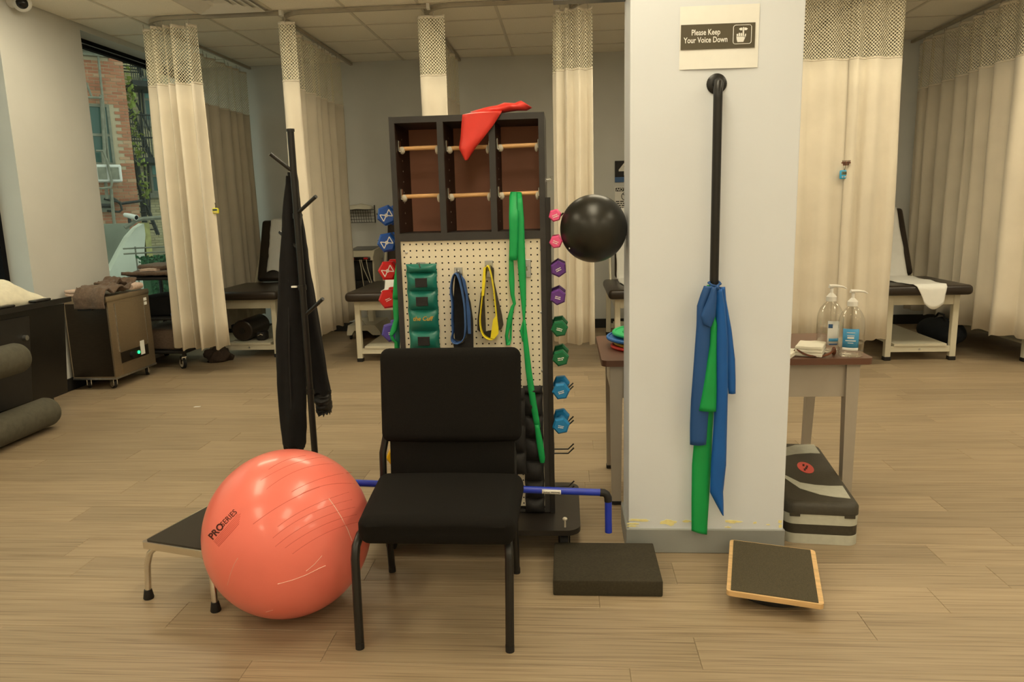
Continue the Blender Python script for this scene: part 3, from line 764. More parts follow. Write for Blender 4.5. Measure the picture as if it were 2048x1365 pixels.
# rolling electrotherapy machine by the back wall
em = thing('therapy_machine', 'cream rolling therapy machine with a black red console and hanging leads', 'machine', (-2.16, 7.95, 0))
MB().prism([(-2.30,.05),(-2.30,.075),(-2.28,.16),(-1.92,.16),(-1.84,.075),(-1.84,.05),(-1.95,.05),(-2.02,.10),(-2.20,.10),(-2.24,.05)], 'y', 7.66, 8.24).build('base', M_['cream_frame'], em, smooth=0)
for (x, y) in ((-2.26,7.70),(-1.89,7.70),(-2.26,8.2),(-1.89,8.2)): MB().tube([(x-.012,y,.027),(x+.012,y,.027)], .027, 12).build('caster', M_['rubber_black'], em)
MB().rbox(-2.10,-2.02,7.95,8.05,.15,.88,.01,1).build('column', M_['cream_frame'], em)
for x in (-2.265,-1.935): MB().rbox(x,x+.025,7.76,8.12,.55,.90,.005,1).build('side_post', M_['cream_frame'], em)
MB().prism([(7.72,.86),(7.72,.90),(7.80,.965),(8.16,.99),(8.16,.86)], 'x', -2.275, -1.905).build('console', M_['cream_frame'], em, smooth=0)
MB().add([(-2.25,7.795,.9665),(-1.93,7.795,.9665),(-1.93,8.14,.992),(-2.25,8.14,.992)], [(0,1,2,3)]).build('screen', M_['gloss_black'], em, smooth=0, solid=.003)
cp = MB().rbox(-2.24,-1.94,7.705,7.73,.862,.90,.01,2).build('control_strip', M_['gloss_black'], em)
for x in (-2.18,-2.0): MB().rbox(x-.03,x+.03,7.698,7.712,.872,.892,.005,1).build('lamp', M_['red_lamp'], cp)
MB().rbox(-2.235,-1.95,7.80,8.08,.64,.85,.015,2).build('upper_bin', M_['plastic_black'], em)
MB().rbox(-2.27,-1.92,7.74,8.1,.50,.64,.015,2).build('drawer', M_['plastic_black'], em)
for (x0, x1, zb) in ((-2.21,-2.26,.55),(-2.16,-2.19,.60),(-2.06,-1.96,.62),(-1.99,-1.93,.60),(-2.08,-2.01,.22)):
    MB().tube([(x0,7.70,.87),(x0*.7+x1*.3,7.68,.78),(x1,7.70,zb)], .005, 5).build('lead', M_['cream_frame'], em)
MB().tube([(-2.16,7.7,.52),(-2.15,7.68,.35),(-2.10,7.68,.22),(-1.98,7.70,.12)], .006, 5).build('lead', M_['cream_frame'], em)

em.scale = (.82, 1, 1); em.location = (-2.285, 8.14, 0)
# wire basket on the back wall
wb = thing('wire_basket', 'dark wire basket of papers hung on the grey back wall', 'basket', (-2.33, 8.44, 1.25))
m = MB(); x0, x1, y0, y1, z0, z1 = -2.50, -2.165, 8.24, 8.44, 1.26, 1.40
for i in range(13):
    x = x0+(x1-x0)*i/12; m.tube([(x,y1,z0),(x,y0+.04,z0),(x,y0,z1)], .0022, 4)
for i in range(5):
    z = z0+(z1-z0)*i/4; y = y0+.04-.04*i/4; m.tube([(x0,y1,z),(x0,y,z),(x1,y,z),(x1,y1,z)], .0022, 4)
m.build('wire_grid', M_['metal_black'], wb)
MB().tube([(x0,y1,z1),(x0,y0,z1),(x1,y0,z1),(x1,y1,z1)], .005, 6).build('rim', M_['metal_black'], wb)
MB().tube([(x1,y1,z0-.01),(x1,y1,z1+.05)], .006, 6).build('bracket', M_['metal_black'], wb)
pp = MB().grid(lambda u,v: (-2.49+.31*u, 8.27+.15*v, 1.385+.05*v+.03*math.sin(u*PI)+.012*fbm(u*4,v*4)), 12, 6).build('crumpled_paper', M_['paper_soft'], smooth=60, solid=.004, norm=False)
tag(pp, 'crumpled white paper sticking out of the wire wall basket', 'paper')

# signs on the back wall
sg = thing('number_sign', 'black number 4 sign with a blue strip on the back wall', 'sign', (.665, 8.44, 1.63))
MB().box(.55,.80,8.436,8.449,1.685,1.86).build('plate', M_['print_black'], sg, smooth=0)
MB().box(.55,.80,8.436,8.449,1.63,1.685).build('blue_strip', M_['print_blue'], sg, smooth=0)
MB().text('4', .20, face_cam(.595, 8.4345, 1.708), bold=.006).build('numeral', M_['print_white'], sg, smooth=0)
ns = thing('notice_sign', 'white notice sign with a crossed circle on the back wall', 'sign', (.67, 8.44, 1.30))
MB().box(.548,.80,8.438,8.449,1.28,1.578).build('plate', M_['print_white'], ns, smooth=0)
MB().box(.558,.79,8.4365,8.4385,1.53,1.57).build('header_band', M_['print_black'], ns, smooth=0)
MB().text('NOTICE', .045, face_cam(.564, 8.4355, 1.535), bold=.0012, shear=.2).build('lettering', M_['print_white'], ns, smooth=0)
m = MB().tube([(.665+.042*math.cos(2*PI*k/24), 8.436, 1.475+.042*math.sin(2*PI*k/24)) for k in range(25)], .004, 6, cap=False)
m.tube([(.637,8.436,1.503),(.693,8.436,1.447)], .004, 6).box(.655,.678,8.435,8.437,1.45,1.50); m.build('prohibition_icon', M_['print_black'], ns)
m = MB(); rnd = random.Random(2)
for k in range(5):
    x = .56+.01*(k % 2); z = 1.415-.022*k
    while x < .765:
        l = rnd.uniform(.012,.04); m.box(x, x+l, 8.4362, 8.4385, z, z+.011); x += l+.008
m.build('small_print', M_['print_black'], ns, smooth=0)

# timers clipped to the curtains
def timer(label, p, mat, s, name='kitchen_timer'):
    t = thing(name, label, 'timer', p, group='timers clipped to the curtains')
    x, y, z = p
    MB().rbox(x-.035*s, x+.035*s, y-.022, y, z-.03*s, z+.03*s, .009, 3).build('case', M_[mat], t)
    MB().box(x-.026*s, x+.026*s, y-.0235, y-.02, z-.002*s, z+.021*s).build('display', M_['lcd'], t, smooth=0)
    MB().text('0:00', .017*s, face_cam(x-.018*s, y-.0242, z+.003*s), bold=.0004).build('digits', M_['print_black'], t, smooth=0)
    for k in (-1, 0, 1): MB().lathe([(.0055*s,0),(.0055*s,.003),(0,.0035)], n=10, M=Matrix.Translation((x+.018*s*k, y-.021, z-.016*s)) @ Matrix.Rotation(PI/2,4,'X')).build('button', M_['towel_pink'], t)
    MB().tube([(x, y-.005, z+.03*s), (x+.004, y-.012, z+.055*s), (x-.002, y-.004, z+.085*s)], .0035, 6).build('cord', M_['post_brown'], t)
    return t
def on_curtain(seed, x, y, Y):
    p = aY(x, y, Y)
    q = min((CURT[seed](i/400, p.z) for i in range(401)), key=lambda c: abs(c[0]-p.x)+.15*c[1])
    return (q[0], q[1]+.006, p.z)
timer('small blue digital timer pinned where two cream curtains meet', on_curtain(41, 1692, 349, 6.22), 'timer_blue', 1.15)
timer('small yellow timer on the bunched curtain near the brick view window', on_curtain(3, 425, 422, 6.19), 'timer_yellow', .8)
cl = MB(); p = aY(1691, 326, 6.22)
for k in range(-3, 4): cl.tube([(p.x+.006*k, p.y-.01, p.z-.02), (p.x+.010*k, p.y-.02, p.z+.018)], .003, 5)
cl.tube([(p.x-.035, p.y-.012, p.z), (p.x+.035, p.y-.012, p.z)], .006, 6)
tag(cl.build('hair_clip', M_['tortoise']), 'brown claw clip pinching the curtains above the blue timer', 'clip')
dc = thing('dome_camera', 'white dome camera with a black eye under the ceiling by the window wall', 'camera', (-4.0, 5.52, 2.90))
p = aX(44, 6, -3.98)
MB().tube([(-4.069,p.y,p.z+.02),(-4.02,p.y,p.z+.02)], .05, 16).build('mount', M_['white_paint'], dc)
MB().ball(p, .065,.065,.062, 20, 12).build('housing', M_['white_paint'], dc)
d = (CP-p).normalized(); q = p+d*.035
MB().ball(q, .043,.043,.043, 18, 10).build('lens', M_['gloss_black'], dc)
hs = thing('hanging_panel', 'black framed panel hanging beside the top of the pillar', 'panel', (.1, 3.1, 2.19))
z0 = aY(1180, 4, 3.06).z
MB().box(-.037, PX0, 3.02, 3.08, z0, z0+.36).build('frame', M_['gloss_black'], hs, smooth=0)
MB().box(-.030, -.012, 3.016, 3.022, z0+.006, z0+.35).build('edge_trim', M_['print_white'], hs, smooth=0)
MB().box(-.005, PX0-.01, 3.017, 3.021, z0+.02, z0+.34).build('face', M_['lcd'], hs, smooth=0)
for x in (.0, .18): MB().tube([(x,3.05,z0+.36),(x,3.05,3.004)], .006, 6).build('hanger', M_['metal_black'], hs)
# =================================================================== left side: roller machine, heat pack unit, towel cart
rm = thing('roller_machine', 'black exercise machine with two grey foam rollers by the near window', 'exercise machine', (-3.85, 4.4, 0))
MB().prism([(3.2,.10),(5.10,.12),(5.19,.775),(3.2,.80)], 'x', -4.03, -3.70).build('body', M_['gloss_black'], rm, smooth=0)
MB().prism([(3.25,.18),(4.72,.16),(4.80,.74),(3.25,.77)], 'x', -3.70, -3.685).build('front_panel', M_['plastic_black'], rm, smooth=0)
MB().prism([(3.3,0),(4.82,0),(4.80,.12),(3.3,.12)], 'x', -3.72, -3.60).build('foot_plate', M_['plastic_black'], rm, smooth=0)
MB().prism([(4.2,0),(5.0,0),(5.0,.13),(4.2,.13)], 'x', -4.0, -3.74).build('plinth', M_['plastic_black'], rm, smooth=0)
tray = MB().box(-4.05,-3.66,3.2,5.22,.785,.805); tray.box(-3.675,-3.66,3.2,5.22,.805,.822)
tray.build('top_tray', M_['metal_black'], rm, smooth=0)
def foam(y0, y1, x, z, r):
    o = MB().tube([(x,y0,z),(x,y1-.03,z),(x,y1-.008,z),(x,y1,z)], [r,r,r*.93,r*.75], 28).build('foam_roller', M_['foam_grey'], rm)
    MB().tube([(x,y1-.01,z),(x,y1+.025,z)], .03, 14).build('end_plug', M_['caulk'], o)
    MB().tube([(x,y1-.25,z),(x-.02,y1-.25,z),(-3.72,y1-.25,z)], .018, 8).build('arm', M_['metal_black'], o)
foam(3.3, 4.62, -3.50, .115, .098); foam(3.2, 4.42, -3.50, .525, .098)
MB().tube([(-3.69,4.72,.60),(-3.66,4.72,.60)], .018, 12).build('knob', M_['zinc'], rm)
for y in (4.05,4.5,4.85): MB().rbox(-3.72,-3.66,y,y+.16,.822,.838,.006,1).build('tray_clip', M_['metal_black'], rm)
wt = MB().grid(lambda u,v: (-4.02+.30*u, 4.15+.95*v, .808+.17*math.sin(u*PI)**.7*math.sin(v*PI)**.6*(1+.35*fbm(u*3+5,v*5))+.006), 20, 36)
tag(wt.build('bundled_cloth', M_['towel_white'], smooth=60, solid=.006, norm=False), 'bundled white cloth heaped on the black roller machine', 'cloth')

hy = thing('heat_pack_heater', 'brown stainless steel heat pack unit on four casters by the window pier', 'heater', (-3.86, 5.94, 0))
hx0, hx1, hy0, hy1 = -4.04, -3.675, 5.66, 6.26
MB().box(hx0,hx1,hy0,hy1,.095,.72).build('body', M_['steel_brown'], hy, smooth=0)
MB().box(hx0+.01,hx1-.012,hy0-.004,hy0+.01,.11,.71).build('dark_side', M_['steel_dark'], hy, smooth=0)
MB().box(hx0,hx1+.004,hy0-.008,hy1+.004,.085,.10).build('bottom_edge', M_['zinc'], hy, smooth=0)
ld = MB().rbox(hx0-.005,hx1+.006,hy0-.012,hy1+.006,.72,.765,.008,2).build('lid', M_['steel_brown'], hy)
MB().rbox(hx0+.12,hx0+.24,hy0-.022,hy0-.006,.655,.69,.004,1).build('side_handle', M_['rubber_black'], hy)
fp = MB().box(hx1,hx1+.006,hy0+.09,hy1-.10,.31,.70).build('door_panel', M_['steel_brown'], hy, smooth=0)
for y in (hy0+.085, hy1-.10): MB().box(hx1,hx1+.008,y,y+.005,.30,.70).build('panel_edge', M_['zinc'], fp, smooth=0)
cpn = MB().box(hx1,hx1+.005,hy0+.10,hy1-.10,.20,.29).build('control_panel', M_['steel_dark'], hy, smooth=0)
MB().tube([(hx1+.005,hy0+.24,.245),(hx1+.03,hy0+.24,.245)], .026, 14).build('dial', M_['rubber_black'], cpn)
MB().tube([(hx1+.004,hy0+.345,.245),(hx1+.012,hy0+.345,.245)], .014, 12).build('indicator_light', M_['led_green'], cpn)
MB().box(hx1+.004,hx1+.008,hy0+.38,hy0+.44,.215,.335).build('sticker', M_['paper_white'], hy, smooth=0)
for z in (.645,.68): MB().box(hx1+.002,hx1+.005,hy1-.10,hy1-.045,z-.013,z+.013).build('sticker', M_['paper_white'], hy, smooth=0)
MB().box(hx1,hx1+.005,hy0+.10,hy1-.10,.11,.19).build('lower_panel', M_['steel_brown'], hy, smooth=0)
def caster(parent, x, y, r, top, rz=0., mat='rubber_black', hub='chrome'):
    M = TR(x, y, 0, rz=rz)
    c = MB().tube([(-.012,.02,r),(.012,.02,r)], r, 18, M).build('caster', M_[mat], parent)
    MB().tube([(-.014,.02,r),(.014,.02,r)], r*.72, 14, M).build('hub', M_[hub], c)
    MB().box(-.018,-.013,-.012,.03,r*.8,top-.005,M).box(.013,.018,-.012,.03,r*.8,top-.005,M).box(-.02,.02,-.02,.03,top-.01,top,M).build('fork', M_['chrome'], c, smooth=0)
for (x, y, a) in ((hx0+.09,hy0+.06,.5),(hx1-.05,hy0+.05,1.1),(hx0+.06,hy1-.07,.2),(hx1-.05,hy1-.07,.3)): caster(hy, x, y, .036, .09, a)

def towel(name, label, x0, x1, y0, y1, z, over, mat, seed, thick=.012, group=None, wr=.02, layers=1):
    """a cloth laid on a flat top; over = how far it hangs past (x+, y-)"""
    ox, oy = over
    def fn(u, v):
        X = x0+(x1-x0+ox)*u; Y = (y0-oy)+(y1-y0+oy)*v; Z = z+thick/2+.002
        b = max(0, wr*(.9+fbm(X*6+seed, Y*6)*1.1)); px, py = X, Y
        if X > x1: d = X-x1; px = x1+.010+b*.35; Z -= d
        if Y < y0: d = y0-Y; py = y0-.016-b*.35; Z -= d
        if X <= x1 and Y >= y0: Z += b
        return (px+.012*fbm(Y*4, seed), py+.01*fbm(X*5, seed+3), Z)
    o = MB().grid(fn, 26, 30).build(name, M_[mat], smooth=60, solid=thick, norm=False)
    return tag(o, label, 'towel', group)
towel('draped_towel', 'brown towel draped over the corner of the steel heat pack unit', -3.92, hx1+.004, hy0-.008, 6.02, .766, (.0,.10), 'towel_brown', 4, .014, wr=.055)
towel('rumpled_towel', 'dark brown towel heaped behind on the heat pack unit lid', -3.98, -3.74, 5.98, 6.22, .768, (0,0), 'towel_brown', 9, .014, wr=.07)
tr = MB()
for k in range(2):
    z = .768+.026*k+.02; tr.rbox(-4.03,-3.925,5.665,5.90,z-.02,z+.006,.012,3, fn=lambda v: v+Vector((0,0,.01*fbm(v.x*9,v.y*9))), cuts=4)
tag(tr.build('folded_towel', M_['towel_pink']), 'small folded pale pink towel on the corner of the heat pack unit', 'towel')
rt = MB().tube([(-3.70,6.05,.80),(-3.70,6.13,.805),(-3.70,6.20,.80)], [.024,.032,.026], 14)
tag(rt.build('rolled_towel', M_['towel_pink']), 'pale rolled towel end on the far edge of the heat pack unit', 'towel')

tcx0, tcx1, tcy0, tcy1 = -4.03, -3.50, 6.45, 7.10
tc = thing('towel_cart', 'black three-shelf towel cart under the brick view window', 'cart', (-3.77, 6.8, 0))
for (x, y) in ((tcx0,tcy0),(tcx1-.03,tcy0),(tcx0,tcy1-.03),(tcx1-.03,tcy1-.03)):
    MB().rbox(x,x+.03,y,y+.03,.11,.84,.004,1).build('post', M_['metal_black'], tc)
    caster(tc, x+.015, y-.01, .055, .115, .9, hub='caulk')
for z in (.14,.45,.82): MB().rbox(tcx0-.01,tcx1+.01,tcy0-.01,tcy1+.01,z,z+.025,.006,1).build('shelf', M_['plastic_black'], tc)
towel('stacked_towel', 'brown towels spread over the top of the black towel cart', tcx0+.02, tcx1+.012, tcy0-.012, tcy1, .846, (.06,.0), 'towel_brown', 14, .03, wr=.015)
def ft(x0,x1,y0,y1,z0,z1,seed): return MB().rbox(x0,x1,y0,y1,z0,z1,.02,3, fn=lambda v: v+Vector((.01*fbm(v.z*9,v.y*5,seed),.01*fbm(v.x*6,v.z*9,seed),.012*fbm(v.x*7,v.y*7,seed))), cuts=4)
tag(ft(-3.97,-3.57,6.62,7.0,.905,.945,3).build('folded_towel', M_['towel_brown']), 'brown folded towel on the towel pile, top of the black cart', 'towel')
tag(ft(-3.92,-3.75,6.56,6.75,.895,.915,5).build('folded_towel', M_['towel_pink']), 'pale folded cloth under the top brown towel on the cart', 'towel')
tag(ft(-3.98,-3.56,6.50,7.02,.167,.36,7).build('dark_towel_pile', M_['towel_brown']), 'dark brown towel pile on the lowest shelf of the black cart', 'towel')
tag(ft(-3.95,-3.62,6.55,7.0,.477,.66,8).build('black_bag', M_['cloth_black']), 'black bag on the middle shelf of the towel cart', 'bag')
sb = MB().ball((-3.58,6.60,.60), .03,.03,.02, 12, 8); tag(MB().rbox(-3.64,-3.55,6.52,6.6,.476,.51,.01,2).build('blue_wrap', M_['print_blue']), 'small blue pack beside the black bag on the cart', 'pack')
hc = MB().grid(lambda u,v: (-3.44+.05*math.sin(u*3)+.03*fbm(u*3,v*4), 6.75+.16*u, .58-.30*v+.05*u), 8, 12)
tag(MB().ball((-3.36,6.80,.055),.12,.14,.085,26,16,fn=lambda v: v*1.0+Vector((.05*fbm(v.x*12,v.z*12),0,.06*fbm(v.x*11,v.y*11))) if v.z>.02 else Vector((v.x,v.y,0))).build('laundry_heap', M_['towel_dark']), 'dark brown towel heap on the floor behind the bunched curtain', 'towel')
tag(MB().prism([(-2.745,5.10),(-2.71,5.105),(-2.70,5.12),(-2.74,5.118)], 'z', .0005, .003).build('paper_scrap', M_['paper_white'], smooth=0), 'tiny white paper scrap on the floor by the heat pack unit', 'paper')

# =================================================================== coat rack with coats
CX, CY = -1.228, 3.37
cr = thing('coat_rack', 'slim black metal coat rack with angled pegs', 'coat rack', (CX, CY, 0))
top = aY(580, 258, CY).z
MB().tube([(CX,CY,.02),(CX,CY,top-.25),(CX,CY,top-.001)], .0155, 14).tube([(CX,CY,top-.012),(CX,CY,top)], .0185, 14).build('pole', M_['metal_black'], cr)
for z in (.55,1.05,1.38): MB().tube([(CX,CY,z-.012),(CX,CY,z+.012)], .019, 14).build('collar', M_['metal_black'], cr)
for (a, b, dy) in (((580,345),(540,308),-.05),((600,428),(632,393),-.06),((612,632),(646,598),-.06),((588,470),(602,430),.10),((585,500),(560,465),.10)):
    p, q = aY(*a, CY), aY(*b, CY+dy)
    MB().tube([(CX,CY,p.z), q], .0085, 10).build('peg', M_['metal_black'], cr)
for k in range(4):
    a = PI/4+PI/2*k; MB().tube([(CX,CY,.13),(CX+.10*math.cos(a),CY+.10*math.sin(a),.05),(CX+.22*math.cos(a),CY+.22*math.sin(a),.010)], .010, 8).build('foot', M_['metal_black'], cr)
def garment(rows, Y, depth, seed, n=36, folds=5, fa=.10):
    """rows: (left pixel, right pixel, y) silhouettes on the plane Y; closed loft with hanging folds"""
    R = []
    for (l, r, y) in rows:
        a, b = aY(l, y, Y), aY(r, y, Y); R.append((a.x, b.x, (a.z+b.z)/2))
    def fn(u, v):
        t = v*(len(R)-1); i = min(int(t), len(R)-2); k = t-i
        x0 = R[i][0]*(1-k)+R[i+1][0]*k; x1 = R[i][1]*(1-k)+R[i+1][1]*k; z = R[i][2]*(1-k)+R[i+1][2]*k
        a = 2*PI*u; w_ = (x1-x0)/2; f = 1+fa*math.sin(folds*a+seed+2*v)*min(1, v*3)
        dp = min(depth, w_*1.1+.01)
        return ((x0+x1)/2+w_*math.cos(a)*min(1.02, f), Y+dp*math.sin(a)*f+.02*fbm(u*3+seed, v*5), z+.012*math.sin(folds*a+seed)*(1 if v > .95 else 0))
    m = MB().grid(fn, n, 30, closeu=True)
    m.f.append(tuple(range(30*n, 31*n)))
    return m
ct = thing('black_coat', 'long black coat hanging from the coat rack', 'coat', aY(585, 890, CY-.10))
garment([(573,585,352),(569,592,400),(565,600,450),(561,606,520),(557,608,600),(553,610,660),(553,611,720),(557,612,790),(561,613,840),(568,612,885),(571,610,895)], CY+.062, .045, 1.).build('coat_body', M_['cloth_black'], ct, smooth=70)
p0, p1 = aY(577, 560, CY+.018), aY(585, 870, CY+.018)
MB().tube([p0, (p0+p1)/2+Vector((-.006,0,0)), p1], .0035, 6).build('zipper', M_['rubber_black'], ct)
q = aY(588, 574, CY+.012); MB().box(q.x-.012,q.x+.012,q.y-.004,q.y+.01,q.z-.004,q.z+.004).build('label_tag', M_['paper_white'], ct, smooth=0)
jk = thing('black_jacket', 'black jacket with a ribbed cuff hanging behind the long coat', 'jacket', aY(640, 822, CY+.09))
garment([(577,592,345),(586,602,420),(594,612,480),(600,619,540),(604,629,600),(608,640,670),(614,652,730),(622,661,785)], CY+.15, .05, 3.).build('jacket_body', M_['cloth_black'], jk, smooth=70)
garment([(622,661,783),(628,662,800),(633,663,816),(635,662,825)], CY+.15, .05, 3., folds=14, fa=.03).build('ribbed_cuff', M_['rubber_black'], jk, smooth=70)
# =================================================================== rolling therapy rack: cubby box above pegboard
KY0, KY1 = 2.95, 3.23
KX0, KX1, KZT, KZB = -.682, -.077, 1.752, .125
rk = thing('therapy_rack', 'black rolling rack with an open cubby box above a cream pegboard', 'rack', ((KX0+KX1)/2, 3.07, 0))
xd1 = aY(883, 345, KY0).x; xd2 = aY(985.5, 345, KY0).x
for (a, b) in ((KX0, KX0+.021), (KX1-.023, KX1)):
    MB().box(a, b, KY0, KY1, KZB, KZT).build('side_panel', M_['laminate_edge'], rk, smooth=0)
MB().box(KX0+.021, KX1-.023, KY0, KY1, KZT-.024, KZT).build('top_panel', M_['laminate_edge'], rk, smooth=0)
MB().box(KX0+.021, KX1-.023, KY0, KY1, 1.272, 1.302).build('cubby_floor', M_['laminate_edge'], rk, smooth=0)
MB().box(KX0+.02, KX1-.02, KY1-.012, KY1-.004, 1.30, KZT-.02).build('back_panel', M_['cubby_back'], rk, smooth=0)
for xd in (xd1, xd2): MB().box(xd-.012, xd+.012, KY0, KY1-.012, 1.302, KZT-.024).build('divider', M_['laminate_edge'], rk, smooth=0)
for x in (KX0+.021, xd1+.012, xd2+.012):                      # dark inner faces with a column of shelf-pin holes
    li = MB().box(x, x+.0012, KY0+.004, KY1-.013, 1.303, KZT-.025).build('inner_liner', M_['cubby_side'], rk, smooth=0)
    m = MB()
    for k in range(9): m.tube([(x+.0005, 3.07, 1.34+.042*k), (x+.0018, 3.07, 1.34+.042*k)], .003, 8)
    m.build('pin_holes', M_['caulk'], li, kind='stuff')
bays = [(KX0+.022, xd1-.012), (xd1+.013, xd2-.012), (xd2+.013, KX1-.023)]
rows = [[aY(840,297,3.0).z, aY(940,296,3.0).z, aY(1042,292,3.0).z], [aY(845,393,3.0).z, aY(945,391,3.0).z, aY(1042,388,3.0).z]]
for r_ in range(2):
    for k, (a, b) in enumerate(bays):
        z = rows[r_][k]
        d = MB().tube([(a+.008,3.0,z),(b-.006,3.0,z+.002)], .0085, 12).build('dowel', M_['wood_dowel'], rk)
        MB().rbox(a+.001,a+.007,2.985,3.02,z-.012,z+.032,.002,1).rbox(a+.004,a+.020,2.988,3.012,z-.014,z-.006,.002,1).build('bracket', M_['chrome'], d)
        MB().rbox(b-.006,b-.001,2.985,3.02,z-.012,z+.024,.002,1).build('bracket', M_['chrome'], d)
        MB().ball((a+.016,2.997,z-.006),.012,.011,.015,12,8).build('putty', M_['caulk'], d); MB().ball((b-.010,2.997,z-.008),.008,.011,.017,12,8).build('putty', M_['caulk'], d)
# pegboard with real holes
def hole_sheet(nx, ny, pt, r, P, keep=lambda i, j: True):
    m = MB(); g = .5*pt
    for i in range(nx):
        for j in range(ny):
            cx, cy = (i+.5)*pt, (j+.5)*pt
            sq = [(g,0),(g,g),(0,g),(-g,g),(-g,0),(-g,-g),(0,-g),(g,-g)]
            if keep(i, j):
                vs = [P(cx+x, cy+y) for (x, y) in sq] + [P(cx+r*math.cos(PI*k/4), cy+r*math.sin(PI*k/4)) for k in range(8)]
                m.add(vs, [(k, (k+1) % 8, 8+(k+1) % 8, 8+k) for k in range(8)])
            else: m.add([P(cx+x, cy+y) for (x, y) in (sq[1], sq[3], sq[5], sq[7])], [(0,1,2,3)])
    return m
px0, px1, pz0 = KX0+.021, KX1-.023, .135
pitch = (px1-px0)/22
nrow = int((1.271-pz0)/pitch)
pz0 = 1.271-nrow*pitch
pb = hole_sheet(22, nrow, pitch, .0034, lambda x, z: (px0+x, KY0+.008, pz0+z)).build('pegboard', M_['pegboard'], rk, smooth=0, norm=False)
MB().box(px0, px1, KY0+.016, KY0+.020, KZB, 1.271).build('backing_board', M_['hole_dark'], rk, smooth=0)
for (x, y) in ((841,475),(938,474),(1052,472),(813,506),(1082,500),(1083,625),(977,697),(1085,742),(1086,840)):
    p = aY(x, y, KY0+.008); s_ = MB().lathe([(.0055,0),(.0055,.0015),(.003,.003),(0,.003)], n=12, M=Matrix.Translation((p.x, p.y, p.z)) @ Matrix.Rotation(PI/2,4,'X')).build('screw', M_['zinc'], pb)
MB().box(px0, px1, KY0, KY1, KZB, .137).build('bottom_rail', M_['laminate_edge'], rk, smooth=0)
# base plate on casters
def rrect(x0, x1, y0, y1, r, n=6):
    P = []
    for (cx, cy, a) in ((x1-r,y1-r,0),(x0+r,y1-r,PI/2),(x0+r,y0+r,PI),(x1-r,y0+r,1.5*PI)):
        P += [(cx+r*math.cos(a+PI/2*k/n), cy+r*math.sin(a+PI/2*k/n)) for k in range(n+1)]
    return P
bp = MB().prism(rrect(-.82,.046,2.775,3.30,.06), 'z', .100, .122).build('base_plate', M_['laminate_dark'], rk)
for (x, y) in ((-.74,2.86),(-.02,2.86),(-.74,3.22),(-.02,3.22)):
    c = MB().tube([(x-.016,y,.042),(x+.016,y,.042)], .042, 18).build('caster', M_['rubber_black'], rk)
    MB().box(x-.024,x-.018,y-.02,y+.02,.035,.100).box(x+.018,x+.024,y-.02,y+.02,.035,.100).box(x-.03,x+.03,y-.03,y+.03,.094,.101).build('fork', M_['metal_black'], c, smooth=0)
p = aZ(1130, 1055, .122); MB().lathe([(.004,0),(.004,.03),(.009,.032),(.010,.038),(.006,.042),(0,.042)], (p.x,p.y,.121), 12).build('bolt', M_['caulk'], rk)
# dumbbell rails with prongs
lev_r = [1.36, 1.258, 1.152, 1.041, .914, .794, .657, .512, .392, .225]
lev_l = [1.375, 1.264, 1.147, 1.028, .886, .745, .61, .45, .311]
rr_ = MB().box(-.0765,-.058,2.942,2.975,.123,1.43).build('dumbbell_rail', M_['metal_black'], rk, smooth=0)
lr_ = MB().box(-.700,-.6825,3.098,3.160,.123,1.44).build('dumbbell_rail', M_['metal_black'], rk, smooth=0)
for i_, z in enumerate(lev_r):
    e_ = .024 if i_ > 5 else -.008
    for y in (2.975, 3.03):
        MB().tube([(-.062,y,z-.016),(e_-.024,y,z-.016),(e_,y,z+.008)], .0032, 6).build('prong', M_['metal_black'], rr_)
    MB().box(-.064,-.058,2.965,3.04,z-.03,z+.01).build('prong_plate', M_['metal_black'], rr_, smooth=0)
for z in lev_l:
    for y in (3.11, 3.16): MB().tube([(-.69,y,z-.016),(-.765,y,z-.016),(-.79,y,z+.008)], .0032, 6).build('prong', M_['metal_black'], lr_)
MB().tube([(KX1+.001,3.05,1.50),(KX1+.022,3.05,1.50),(KX1+.022,3.05,1.515)], .006, 8).build('side_hook', M_['clear_plastic'], rk)

